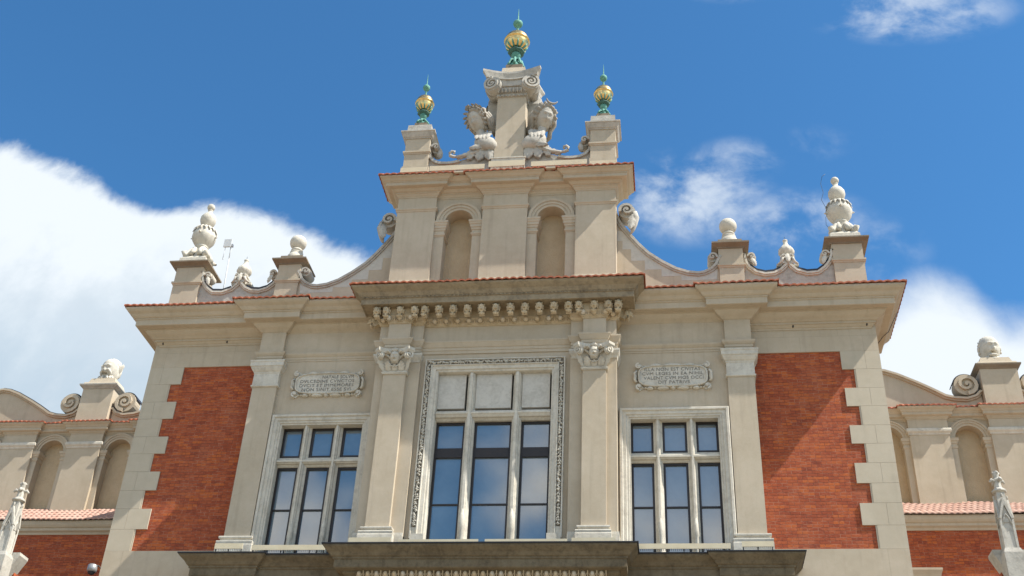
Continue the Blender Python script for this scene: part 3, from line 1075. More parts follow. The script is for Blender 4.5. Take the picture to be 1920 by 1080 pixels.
# --- porch cornice below the windows
pp = [(2.94, -.95), (3.0, -.95)]
PORCH = [(-.2, 10.2), (.10, 10.2), (.10, 10.62), (.14, 10.64), (.14, 10.74), (.22, 10.80), (.30, 10.85), (.33, 10.87), (.33, 10.91), (.48, 10.93), (.50, 10.95), (.50, 11.13), (.53, 11.14), (.53, 11.18), (.57, 11.20), (.62, 11.27), (.70, 11.34), (.745, 11.38), (.745, 11.425), (-.2, 11.45)]
pth = [(-6.725, .1), (-6.725, -.37), (-6.04, -.37), (-6.04, -.25), (-2.94, -.25), (-2.94, -.95), (2.94, -.95), (2.94, -.25), (6.04, -.25), (6.04, -.37), (6.725, -.37), (6.725, .1)]
pc = M().sweep(pth, PORCH).build('porch_cornice', SOOTY, hall)
M().sweep(pth, [(.55, 11.432), (.775, 11.418), (.78, 11.448), (-.1, 11.475), (-.1, 11.46)]).build('lead_flashing', DARK, pc)
for i in range(28):
    x_ = -2.85 + i * .2111
    part_copy(egg_me, 'egg', pc, (x_, -1.15, 10.85), None).scale = (.75, .9, .9)
    part_copy(dart_me, 'egg_surround', pc, (x_, -1.19, 10.85), None).scale = (.68, .9, .9)
lw = M()
lw.box(-3.0, 3.0, -.95, -.2, 0, 10.4)
for s in (-1, 1):
    lw.box(min(s * 6.0, s * 6.75), max(s * 6.0, s * 6.75), -.37, -.1, 0, 10.4)
lw.build('porch_wall', PLASTER, hall)

# ================================================================== attic gable
gb = M()
gb.box(-3.19, 3.19, -.08, .1, 18.9, 23.5)
for s in (1, -1):
    gb.box(min(s * 2.05, s * 3.2), max(s * 2.05, s * 3.2), -.66, .0, 18.9, 23.0)
    a = M()
    arc = [(1.35 + .42 * math.cos(R(180 - 7.5 * i)), 21.65 + .42 * math.sin(R(180 - 7.5 * i))) for i in range(25)]
    a.prism([(.6, 18.9), (.6, 22.9), (2.1, 22.9), (2.1, 18.9), (1.77, 18.9)] + arc[::-1] + [(.93, 18.9)], -.52, -.07)
    gb.join(a if s > 0 else a.mirrored())
gb.box(-.655, .655, -.66, .0, 18.9, 23.0)
gb.build('gable_wall', PLASTER, hall)
for s in (1, -1):
    n = M().box(min(s * .9, s * 1.8), max(s * .9, s * 1.8), -.11, -.075, 18.9, 22.15).build('niche_back', NICHE, hall)
    a = M()
    for r0, r1, y0 in ((.414, .50, -.575), (.498, .585, -.60), (.583, .665, -.63)):
        ra = [(1.35 + r1 * math.cos(R(180 - 6 * i)), 21.65 + r1 * math.sin(R(180 - 6 * i))) for i in range(31)]
        rb = [(1.35 + r0 * math.cos(R(180 - 6 * i)), 21.65 + r0 * math.sin(R(180 - 6 * i))) for i in range(31)]
        a.strip(ra, rb, y0, -.50)
    IM = [(-.05, 21.14), (.02, 21.14), (.025, 21.17), (.045, 21.18), (.045, 21.23), (.02, 21.24), (.02, 21.33), (.04, 21.34), (.05, 21.41), (.07, 21.42), (.07, 21.50), (.09, 21.52), (.10, 21.58), (.115, 21.59), (.115, 21.655), (-.05, 21.66)]
    a.sweep([(.64, -.54), (.93, -.54), (.93, -.1)], IM)
    a.sweep([(1.77, -.1), (1.77, -.54), (2.06, -.54)], IM)
    a.box(.65, .935, -.545, -.5, 18.9, 21.2)
    a.box(1.765, 2.055, -.545, -.5, 18.9, 21.2)
    (a if s > 0 else a.mirrored()).build('niche_arch', PLASTER, hall)
BAND = [(-.05, 21.99), (.015, 22.0), (.025, 22.04), (.05, 22.06), (.05, 22.115), (-.05, 22.125)]
for x0, x1 in ((-3.2, -2.05), (-.655, .655), (2.05, 3.2)):
    M().sweep([(x0, -.5), (x0, -.66), (x1, -.66), (x1, -.5)], BAND).build('pier_band', PLASTER, hall)
    M().sweep([(x0 - .02, -.5), (x0 - .02, -.69), (x1 + .02, -.69), (x1 + .02, -.5)], [(-.05, 19.2), (.06, 19.2), (.06, 19.5), (.03, 19.53), (-.05, 19.54)]).build('pier_plinth', PLASTER, hall)
gp = [(-3.2, .1), (-3.2, -.66), (-2.05, -.66), (-2.05, -.52), (-.655, -.52), (-.655, -.66)]
gp = gp + [(-x_, y_) for x_, y_ in gp[::-1]]
GC = [(-.06, 22.50), (.015, 22.51), (.02, 22.545), (.05, 22.57), (.075, 22.61), (.10, 22.62), (.10, 22.65), (.15, 22.67), (.20, 22.72), (.21, 22.735), (.33, 22.74), (.345, 22.75), (.345, 22.845), (.365, 22.85), (.365, 22.875), (.40, 22.89), (.45, 22.94), (.505, 22.97), (.515, 23.0), (-.06, 23.08)]
gc = M().sweep(gp, GC).build('gable_cornice', PLASTER, hall)
tiles(gp, .555, 23.035, -.05, 23.36).build('eave_tiles', TILE, gc)
M().box(-3.7, 3.7, -1.15, .09, 23.02, 23.075).build('eave_slab', PLASTER, gc)

# --- sweeping side walls of the gable
CURVE = [(3.2, 22.12), (3.24, 21.95), (3.32, 21.72), (3.44, 21.50), (3.60, 21.26), (3.84, 20.918), (4.119, 20.584), (4.487, 20.279), (4.851, 20.035), (5.17, 19.905), (5.45, 19.862), (5.60, 19.885), (5.78, 19.98), (5.91, 20.12), (5.99, 20.30), (6.06, 20.40)]


def offset(pts, d):
    out = []
    for i, p in enumerate(pts):
        a, b = pts[max(i - 1, 0)], pts[min(i + 1, len(pts) - 1)]
        t = Vector((b[0] - a[0], b[1] - a[1])).normalized()
        out.append((p[0] + t.y * d, p[1] - t.x * d))
    return out


for s in (1, -1):
    m = M()
    inner = offset(CURVE, .10)
    m.prism([(3.1, 18.9), (3.1, 21.9)] + inner[1:] + [(6.06, 18.9)], -.13, .28)
    (m if s > 0 else m.mirrored()).build('volute_wall', PLASTER, hall)
    m = M()
    m.strip(CURVE, offset(CURVE, .075), -.21, .30)
    m.strip(offset(CURVE, .073), offset(CURVE, .125), -.175, .29)
    m.spiral((5.865, 20.36), .15, 1.3, .06, -.22, .28, a0=-.3, sgn=1, back=-.12)
    # upper volute with hanging leaf
    m.spiral((3.51, 21.98), .255, 1.55, .085, -.42, .1, a0=PI * 1.1, sgn=-1, back=-.30)
    m.tube([(3.74, -.28, 21.95), (3.76, -.30, 21.72), (3.71, -.30, 21.5), (3.66, -.3, 21.3), (3.62, -.28, 21.2)], [.06, .10, .09, .065, .03], 8)
    m.join(leaf((3.68, -.33, 21.85), (3.60, -.33, 21.22), .13, (1, 0, .1), (0, -1, 0), .2))
    (m if s > 0 else m.mirrored()).build('volute_coping', GREYSTONE, hall)
    m = M()
    m.prism([(3.21, 21.4), (3.36, 21.4)] + inner[4:14] + [(5.95, 19.62), (4.98, 19.62), (4.98, 19.78), (4.44, 19.78), (4.44, 20.02), (3.98, 20.02), (3.98, 20.34), (3.60, 20.34), (3.60, 20.75), (3.36, 20.75), (3.36, 21.05), (3.21, 21.05)], -.135, -.10)
    (m if s > 0 else m.mirrored()).build('joggled_stones', masonry('volute_stone', (.47, .45, .40), (.56, .53, .46), big=1.4, dirt=(.30, .27, .22), dirt_amt=.4) if s > 0 else bpy.data.materials['volute_stone'], hall)


# --- pedestals
def pedestal(x0, x1, y0, y1, zb, zm, zc, cape, capt, s, mat_cap, slab=None):
    p = M().box(x0, x1, y0, y1, zb, zc + .03)
    path = [(x0, y1), (x0, y0), (x1, y0), (x1, y1), (x0, y1)]
    p.sweep(path, [(-.04, zm), (.015, zm + .005), (.025, zm + .04), (.05, zm + .06), (.05, zm + .115), (-.04, zm + .13)])
    p.sweep(path, [(-.04, zb), (.03, zb), (.03, zb + .55), (-.04, zb + .56)])
    if s < 0:
        p = p.mirrored()
    po = p.build('pedestal', PLASTER, hall)
    c = M()
    def ring(e, z):
        return [(x0 - e, y0 - e), (x1 + e, y0 - e), (x1 + e, y1 + e), (x0 - e, y1 + e)], z
    pr = [(-.01, zc), (.03, zc), (.035, zc + .03), (.06, zc + .045), (cape - .02, capt - .05), (cape, capt - .045), (cape, capt)]
    prev = None
    for e, z in pr:
        r_ = ring(e, z)
        if prev and r_[1] > prev[1] + 1e-6:
            c.prism_xy(prev[0], prev[1], r_[1], r_[0])
        prev = r_
    if slab:
        e, z = slab
        c.prism_xy(ring(e + .02, 0)[0], capt - .001, z, ring(e, 0)[0])
    if s < 0:
        c = c.mirrored()
    c.build('pedestal_cap', mat_cap, po)


for s in (1, -1):
    pedestal(6.03, 6.70, -.2, .47, 18.9, 19.95, 20.60, .18, 20.74, s, CAPSTONE, (-.005, 20.93))
    pedestal(9.156, 9.983, .05, .88, 18.9, 20.165, 20.80, .19, 20.94, s, CAPSTONE, (-.02, 21.02))
    pedestal(2.455, 3.205, -.63, .0, 23.2, 24.23, 24.85, .155, 25.09, s, GREYSTONE, (-.01, 25.43))

# --- sagging parapet with scrolls
SAG = [(6.70, 20.62), (6.79, 20.60), (6.81, 20.45), (6.84, 20.30), (6.90, 20.17), (7.07, 20.005), (7.29, 19.935), (7.52, 19.954), (7.70, 20.05), (7.83, 20.19), (7.935, 20.27), (8.03, 20.19), (8.17, 20.02), (8.43, 19.92), (8.70, 19.935), (8.88, 20.08), (9.02, 20.26), (9.09, 20.45), (9.11, 20.62), (9.17, 20.66)]
for s in (1, -1):
    m = M().prism([(6.69, 18.9)] + offset(SAG, .1) + [(9.17, 18.9)], .13, .45)
    (m if s > 0 else m.mirrored()).build('parapet_wall', GREYSTONE, hall)
    m = M()
    m.strip(SAG, offset(SAG, .06), .05, .47)
    m.strip(offset(SAG, .058), offset(SAG, .105), .085, .46)
    for cx, sg in ((6.955, -1), (8.955, 1)):
        m.spiral((cx, 20.50), .135, 1.3, .055, .03, .42, a0=(PI if sg < 0 else 0), sgn=-sg * -1 if False else sg, back=.14)
        m.join(leaf((cx, .05, 20.45), (cx + sg * .09 * -1, .05, 20.12), .07, (1, 0, 0), (0, -1, 0), .1))
    (m if s > 0 else m.mirrored()).build('parapet_coping', STONE, hall)
    for seg in (SAG[4:9], SAG[12:17]):
        fl = M().strip([(a, b + .075) for a, b in seg], [(a, b + .004) for a, b in seg], .062, .50)
        (fl if s > 0 else fl.mirrored()).build('lead_flashing', DARK, hall)

# --- crest: ionic pier, low scroll walls
cr = M().box(-.445, .445, -.62, .0, 23.1, 26.42)
cr.build('crest_pier', PLASTER, hall)
M().sweep([(-.445, .0), (-.445, -.62), (.445, -.62), (.445, .0)], [(-.05, 23.3), (.06, 23.3), (.06, 23.86), (.08, 23.87), (.08, 23.91), (-.05, 23.93)]).build('crest_base', STONE, hall)
ic = M()
ic.box(-.48, .48, -.67, .06, 26.38, 26.44)
ic.prism_xy([(-.46, -.64), (.46, -.64), (.46, .04), (-.46, .04)], 26.44, 26.68, [(-.56, -.76), (.56, -.76), (.56, .12), (-.56, .12)])
for k in range(8):      # egg row under the volutes
    xk = -.42 + k * .12
    ic.ball((xk, -.72, 26.60), (.048, .06, .11), 10, 8)
    ic.box(xk + .05, xk + .07, -.735, -.62, 26.50, 26.69)
    ic.tube([(xk - .03, -.68, 26.41), (xk + .04, -.68, 26.41)], .03, 6)
ic.box(-.55, .55, -.785, -.1, 26.70, 26.75)
# canalis sagging between the volutes
top = [(-.62 + 1.24 * i / 12, 27.06 - .13 * math.sin(PI * i / 12)) for i in range(13)]
bot = [(-.62 + 1.24 * i / 12, 26.82 - .12 * math.sin(PI * i / 12)) for i in range(13)]
ic.strip(top, bot, -.80, .05)
ic.strip([(a, b + .05) for a, b in top], [(a, b - .0) for a, b in top], -.85, .08)
for sg in (-1, 1):
    v = M()
    v.spiral((0, 0), .30, 2.2, .075, -.10, .38, a0=PI / 2, sgn=-sg, shrink=.1, back=-.04)
    ic.join(v, Matrix.Translation((sg * .60, -.82, 26.77)) @ Matrix.Rotation(sg * R(16), 4, 'Z'))
    # bolster going back
    v = M()
    v.lathe((0, 0, 0), [(.27, 0), (.22, .2), (.18, .35), (.22, .5), (.27, .7)], 18, lambda a, i, z_: 1 + .04 * math.cos(a * 10))
    ic.join(v, Matrix.Translation((sg * .60, -.55, 26.77)) @ Matrix.Rotation(R(-90), 4, 'X'))
# concave abacus
pl = [(-.90 + 1.8 * i / 12, -1.02 + .22 * math.sin(PI * i / 12)) for i in range(13)]
plan = pl + [(.92, -.9)] + [(.74, -.3), (.92, .25), (-.92, .25), (-.74, -.3), (-.92, -.9)]
small = [(a * .88, -.32 + (b + .32) * .88) for a, b in plan]
ic.prism_xy(small, 27.02, 27.12, [(a * .92, -.32 + (b + .32) * .93) for a, b in plan])
ic.prism_xy([(a * .92, -.32 + (b + .32) * .93) for a, b in plan], 27.12, 27.23, plan)
ic.prism_xy(plan, 27.23, 27.30)
# scrolled consoles behind, one on each side
for sg in (-1, 1):
    prof = [(-.12, 26.8), (-.2, 26.45), (-.12, 26.1), (.02, 25.75), (.12, 25.62), (.28, 25.7), (.3, 25.95), (.25, 26.25), (.5, 26.6), (.6, 26.95), (.2, 27.0)]
    ic.prism_yz(prof, sg * .44, sg * .78)
    ic.prism_yz([(y_ * .92 + .02, z_ * .985 + .39) for y_, z_ in prof], sg * .76, sg * .83)
    v = M()
    v.spiral((0, 0), .18, 1.6, .06, -.06, .04, a0=0, sgn=1)
    ic.join(v, Matrix.Translation((sg * .80, .1, 25.92)) @ Matrix.Rotation(sg * R(90), 4, 'Z'))
    ic.join(leaf((sg * .82, .2, 26.9), (sg * .84, .0, 25.95), .16, (0, 1, 0), (sg, 0, 0), .15))
ic.build('ionic_capital', GREYSTONE, hall)
M().prism_xy([(-.42, -.68), (.42, -.68), (.42, .06), (-.42, .06)], 27.2, 27.68, [(-.36, -.6), (.36, -.6), (.36, 0), (-.36, 0)]).build('crest_slab', PLASTER, hall)

LOW = [(2.46, 24.62), (2.42, 24.58), (2.425, 24.42), (2.38, 24.18), (2.27, 24.03), (2.12, 23.955), (1.9, 23.93), (1.7, 23.945), (1.5, 24.0), (1.25, 24.09), (1.0, 24.2), (.7, 24.3), (.44, 24.36)]
for s in (1, -1):
    m = M().prism([(.43, 23.1)] + LOW[::-1][:-2] + [(2.46, 24.5), (2.46, 23.1)], -.5, -.12)
    (m if s > 0 else m.mirrored()).build('crest_wall', GREYSTONE, hall)
    m = M()
    m.strip(LOW[:9], offset(LOW, -.085)[:9], -.58, -.08)
    m.spiral((2.275, 24.55), .15, 1.3, .06, -.60, -.12, a0=0, sgn=1, back=-.42)
    m.tube([(2.16, -.40, 24.55), (2.15, -.42, 24.4), (2.17, -.42, 24.28), (2.2, -.4, 24.2)], [.06, .09, .08, .03], 8)
    m.tube([(1.56, -.62, 24.06), (1.68, -.62, 24.07), (1.78, -.62, 24.12), (1.80, -.62, 24.22), (1.74, -.62, 24.29), (1.66, -.62, 24.27), (1.65, -.62, 24.21), (1.70, -.62, 24.19)], [.035, .05, .055, .05, .045, .04, .03, .03], 8)
    m.tube([(.55, -.55, 24.40), (.9, -.58, 24.30), (1.25, -.6, 24.14), (1.6, -.62, 24.05)], [.07, .07, .06, .05], 8)
    m.join(leaf((.62, -.57, 24.50), (.58, -.60, 23.88), .19, (1, 0, 0), (0, -1, 0), .04, bowk=.06, th=.05))
    m.join(leaf((.84, -.57, 24.50), (.92, -.60, 23.88), .18, (1, 0, .3), (0, -1, 0), .04, bowk=.06, th=.05))
    m.join(leaf((1.05, -.57, 24.42), (1.26, -.60, 23.95), .15, (1, 0, .8), (0, -1, 0), .04, bowk=.06, th=.05))
    m.join(leaf((1.1, -.56, 24.27), (1.58, -.58, 24.02), .10, (.4, 0, 1), (0, -1, 0), .04, bowk=.06, th=.05))
    (m if s > 0 else m.mirrored()).build('crest_scroll', GREYSTONE, hall)


# ================================================================== gilded finials
def gilded_finial(loc, sr, sh, label, cb=.40):
    t = thing('gilded_finial', label, 'finial', loc, 'gilded finials on the gable crest')
    def lz(prof):
        return [(r * sr, z * sh) for r, z in prof]
    M().box(-.21 * sr, .21 * sr, -.21 * sr, .21 * sr, -.02, (cb - .02) * sh).build('plinth', CAPSTONE, t)
    b = M()
    b.lathe((0, 0, 0), lz([(.17, cb), (.19, cb + .04), (.17, cb + .08), (.08, .56), (.065, .66), (.07, .72), (.115, .76), (.12, .84), (.10, .88)]), 20)
    for k in range(8):
        a = 2 * PI * k / 8
        b.tube([(.07 * sr * math.cos(a), .07 * sr * math.sin(a), .62 * sh), (.14 * sr * math.cos(a), .14 * sr * math.sin(a), .59 * sh), (.19 * sr * math.cos(a), .19 * sr * math.sin(a), (cb + .12) * sh), (.22 * sr * math.cos(a), .22 * sr * math.sin(a), (cb + .05) * sh)], [.03 * sr, .035 * sr, .035 * sr, .04 * sr], 6)
    b.build('base', VERD, t)
    c = M().lathe((0, 0, 0), lz([(.11, .87), (.20, .90), (.21, .93), (.17, .97), (.13, 1.0)]), 20, lambda a, i, z_: 1 + .06 * math.cos(a * 8))
    c.build('cup', VERDDK, t)
    gl = M().lathe((0, 0, 0), lz([(.12, 1.02), (.19, 1.05), (.25, 1.10), (.285, 1.17), (.30, 1.25), (.302, 1.30), (.325, 1.305), (.335, 1.335), (.325, 1.365), (.302, 1.37), (.296, 1.42), (.27, 1.49), (.225, 1.555), (.165, 1.60), (.10, 1.625), (.04, 1.635)]), 28)
    gl.build('gilded_ball', GOLD, t)
    for k in range(12):
        fl = M()
        a = 2 * PI * (k + .5) / 12
        fl.tube([(r * sr * math.cos(a), r * sr * math.sin(a), z_ * sh) for r, z_ in ((.13, 1.015), (.20, 1.055), (.255, 1.105), (.286, 1.17))], [.020 * sr, .026 * sr, .026 * sr, .008], 6)
        fl.build('flute', VERD, t)
    tp = M().lathe((0, 0, 0), lz([(.06, 1.625), (.035, 1.66), (.03, 1.90), (.05, 1.92), (.10, 1.95), (.125, 2.01), (.12, 2.07), (.08, 2.12), (.03, 2.14), (.022, 2.18), (.004, 2.62)]), 16)
    tp.build('spike', VERD, t)
    return t


gilded_finial((-2.83, -.36, 25.2), .92, 1.0, 'smaller gilded ball finial on the left crest pedestal beside the wreathed bust')
gilded_finial((2.83, -.36, 25.2), .92, 1.0, 'smaller gilded ball finial on the right crest pedestal beside the crescent bust')
gilded_finial((0, -.3, 27.52), 1.28, 1.2, 'largest and highest gilded ball finial, on top of the ionic crest capital', .29)


# ================================================================== stone busts
HAIRST = masonry('sooty_carved_stone', (.27, .24, .195), (.40, .365, .31), big=2, fine=24, bump=.6, dirt=(.15, .13, .10), dirt_amt=.5)


def bust(s, label, yaw, crown):
    t = thing('stone_bust', label, 'sculpture', (s * .95, -.35, 24.3), 'stone busts on the gable crest')
    m = M()
    # trunk as stacked ellipses leaning outwards, shoulders then neck
    rings = [(.0, .30, .30, .30), (.12, .34, .33, .28), (.25, .36, .34, .24), (.42, .33, .30, .18), (.55, .26, .24, .12), (.66, .16, .16, .07), (.78, .135, .14, .02), (.95, .135, .14, -.02), (1.05, .14, .15, -.04)]
    v, f = [], []
    n = 24
    for z_, rx, ry, ox in rings:
        for j in range(n):
            a = 2 * PI * j / n
            bre = 1 + (.16 * max(0, math.cos(a + PI / 2 + .7)) ** 6 + .16 * max(0, math.cos(a + PI / 2 - .7)) ** 6) * (1 if .1 < z_ < .5 else 0)
            v.append((-s * ox + rx * math.cos(a) * bre, ry * math.sin(a) * bre - .05, z_))
    for i in range(len(rings) - 1):
        for j in range(n):
            f.append((i * n + j, i * n + (j + 1) % n, (i + 1) * n + (j + 1) % n, (i + 1) * n + j))
    f += [list(range(n)), [(len(rings) - 1) * n + j for j in range(n)]]
    m.add(v, f, True)
    hc = (s * .09, -.16, 1.27)
    h, mt = head(hc, (.27, .29, .385), yaw=yaw, tilt=R(34), nose=1.0, brow=1.0, roll=R(5) * s, nu=56, nv=46)
    m.join(h)
    bo = m.build('body', GREYSTONE, t)
    # hair around the face
    def hd(nx, ny, nz):
        fx, fz = nx / .80, (nz + .12) / .86
        face = max(0, -ny) ** .5 * max(0, 1 - fx * fx - fz * fz)
        return 1.0 - .5 * min(1, face * 3.2) + .07 * math.sin(nz * 17 + nx * 7) + .05 * math.sin(nx * 23 - nz * 11)
    hm = M()
    hm.ball((0, .05, .03), (.37, .34, .44), 56, 40, hd)
    for sg in (-1, 1):
        for k in range(3):
            hm.tube([(sg * (.29 + .03 * k), .0 + .08 * k, .12), (sg * (.34 + .03 * k), .02 + .08 * k, -.12), (sg * (.28 + .03 * k), .06 + .07 * k, -.34), (sg * (.32 + .03 * k), .08 + .07 * k, -.52), (sg * (.25 + .03 * k), .1 + .06 * k, -.70)], [.05, .07, .06, .06, .02], 8)
    if crown:      # wreath of leaves and a small star
        for k in range(11):
            a = R(-10 + 20 * k)
            c_ = Vector((.34 * math.cos(a), -.05, .08 + .37 * math.sin(a)))
            hm.join(leaf(c_, c_ + Vector((.11 * math.cos(a + .4), -.07, .12 * math.sin(a + .4))), .055, (math.sin(a), .4, -math.cos(a)), (0, -1, .2), .2, th=.03))
            hm.ball(c_ + Vector((0, -.08, 0)), .035, 8, 6)
        hm.box(-.20, -.06, -.06, -.02, .46, .60)
    else:          # crescent over the brow
        hm.tube([(.04 + .19 * math.cos(R(200 + 14 * k)), -.12, .62 + .17 * math.sin(R(200 + 14 * k))) for k in range(11)], [.012, .022, .03, .035, .04, .042, .04, .035, .03, .022, .012], 8)
    o = M().join(hm, mt)
    o.build('hair', HAIRST, t)
    # leafy mantle on the shoulder towards the pier
    lf = M()
    for k in range(4):
        xo = -s * (.32 - .11 * k)
        lf.join(leaf((xo, -.14, .86 - .03 * k), (xo + s * .05, -.365, .34), .10, (1, 0, 0), (0, -1, -.3), .02, th=.02, bowk=.10))
    lf.join(leaf((-s * .3, -.28, .16), (s * .25, -.36, .0), .12, (.2, 0, 1), (0, -1, 0), .02, th=.05, bowk=.08))
    lf.build('leaf_mantle', GREYSTONE, t)


bust(-1, 'grey stone bust with leafy wreath left of the crest pier', R(-32), True)
bust(1, 'grey stone bust with long hair and crescent right of the crest pier', R(24), False)


# ================================================================== parapet finials
def urn_finial(s, label):
    t = thing('urn_finial', label, 'finial', (s * 9.57, .465, 21.02), 'tall stone urn finials on the corner pedestals')
    b = M()
    b.prism_xy([(-.42, -.42), (.42, -.42), (.42, .42), (-.42, .42)], 0, .16, [(-.41, -.41), (.41, -.41), (.41, .41), (-.41, .41)])
    b.prism_xy([(-.40, -.40), (.40, -.40), (.40, .40), (-.40, .40)], .16, .26, [(-.34, -.34), (.34, -.34), (.34, .34), (-.34, .34)])
    b.build('plinth', STONE, t)
    ft = M()
    ft.lathe((0, 0, 0), [(.30, .24), (.26, .36), (.20, .56), (.18, .74), (.20, .76), (.21, .79), (.19, .83)], 20)
    for k in range(4):
        a = PI / 4 + k * PI / 2
        d = Vector((math.cos(a), math.sin(a), 0))
        ft.tube([Vector((0, 0, .70)) + d * .15, Vector((0, 0, .56)) + d * .25, Vector((0, 0, .40)) + d * .36, Vector((0, 0, .32)) + d * .45, Vector((0, 0, .40)) + d * .5, Vector((0, 0, .46)) + d * .44], [.08, .10, .10, .10, .085, .04], 8)
        a2 = k * PI / 2
        d2 = Vector((math.cos(a2), math.sin(a2), 0))
        for q_ in (-1, 1):
            pr = Vector((-d2.y, d2.x, 0)) * .11 * q_
            ft.tube([pr + d2 * .18 + Vector((0, 0, .66)), pr + d2 * .26 + Vector((0, 0, .50)), pr * 1.3 + d2 * .33 + Vector((0, 0, .34))], [.06, .08, .085], 8)
    ft.build('foot', CARVED, t)
    u = M()
    u.lathe((0, 0, 0), [(.19, .82), (.26, .92), (.33, 1.04), (.355, 1.14), (.36, 1.18), (.35, 1.25), (.31, 1.38), (.25, 1.48), (.17, 1.56), (.12, 1.59)], 36, lambda a, i, z_: 1 + (.035 * abs(math.sin(a * 6)) if 0 < i < 5 else 0))
    for k in range(16):
        a = 2 * PI * k / 16
        d = Vector((math.cos(a), math.sin(a), 0))
        sd = (-d.y, d.x, 0)
        u.join(leaf(d * .18 + Vector((0, 0, 1.55)), d * .345 + Vector((0, 0, 1.30)), .055, sd, d + Vector((0, 0, .6)), .02, lobes=2, nu=8, nv=4, bowk=.22, th=.03))
    for k in range(4):
        a = k * PI / 2
        d = Vector((math.cos(a), math.sin(a), 0))
        u.tube([d * .33 + Vector((0, 0, 1.17)), d * .43 + Vector((0, 0, 1.17))], [.05, .012], 8)
    u.build('urn', CARVED, t)
    go = M()
    go.lathe((0, 0, 0), [(.10, 1.57), (.13, 1.60), (.21, 1.70), (.245, 1.82), (.235, 1.93), (.18, 2.03), (.11, 2.10), (.075, 2.16), (.065, 2.22), (.085, 2.24), (.06, 2.26)], 24)
    go.ball((0, 0, 2.355), .12, 18, 12)
    go.build('gourd', CARVED, t)


urn_finial(-1, 'tall pale stone urn finial on the corner pedestal beside the white antenna')
urn_finial(1, 'tall pale stone urn finial with a thin wire on the right corner pedestal')


def ball_finial(s, label):
    t = thing('ball_finial', label, 'finial', (s * 6.365, .135, 20.93), 'stone ball finials on the parapet')
    M().lathe((0, 0, 0), [(.27, 0), (.27, .10), (.24, .18), (.19, .25), (.20, .28), (.20, .30), (.155, .315), (.15, .34), (.175, .355), (.18, .39), (.16, .42), (.12, .46)], 24).build('neck', STONE, t)
    M().ball((0, 0, .68), .25, 28, 18).build('ball', STONE, t)


ball_finial(-1, 'plain stone ball finial on the brown capped pedestal on the left parapet')
ball_finial(1, 'plain stone ball finial on the brown capped pedestal on the right parapet')


def vase_finial(s, label):
    t = thing('vase_finial', label, 'finial', (s * 7.935, .25, 20.2), 'small twisted vase finials on the parapet')
    b = M()
    b.prism_yz([(-.20, .02), (.20, .02), (.20, .30), (-.12, .32), (-.17, .2)], -.15, .15)
    for sg in (-1, 1):
        b.spiral((sg * .115, .26), .085, 1.2, .035, -.24, .1, a0=-PI / 2, sgn=-sg, back=-.18)
        b.tube([(sg * .12, -.2, .2), (sg * .17, -.17, .09), (sg * .27, -.12, .03)], [.05, .045, .03], 8)
        b.prism([(sg * .1, .03), (sg * .3, .02), (sg * .3, .1), (sg * .22, .12)], -.05, .22)
    b.join(leaf((0, -.2, .34), (0, -.23, .0), .08, (1, 0, 0), (0, -1, 0), .1))
    b.build('bracket', CARVED, t)
    u = M().lathe((0, 0, 0), [(.12, .33), (.13, .36), (.17, .40), (.215, .48), (.22, .54), (.19, .62), (.13, .69), (.08, .76), (.06, .83), (.058, .88), (.072, .90), (.066, .93), (.05, .935)], 36, lambda a, i, z_: 1 + (.045 * math.sin(a * 9 + z_ * 16) if 1 < i < 8 else 0))
    u.build('vase', CARVED, t)
    M().tube([(0, 0, .92), (-.005, 0, 1.06)], .006, 5).build('rod', IRON, t)


vase_finial(-1, 'small twisted stone vase on the left parapet dip beside the antenna')
vase_finial(1, 'small twisted stone vase on the right parapet dip between urn and ball')

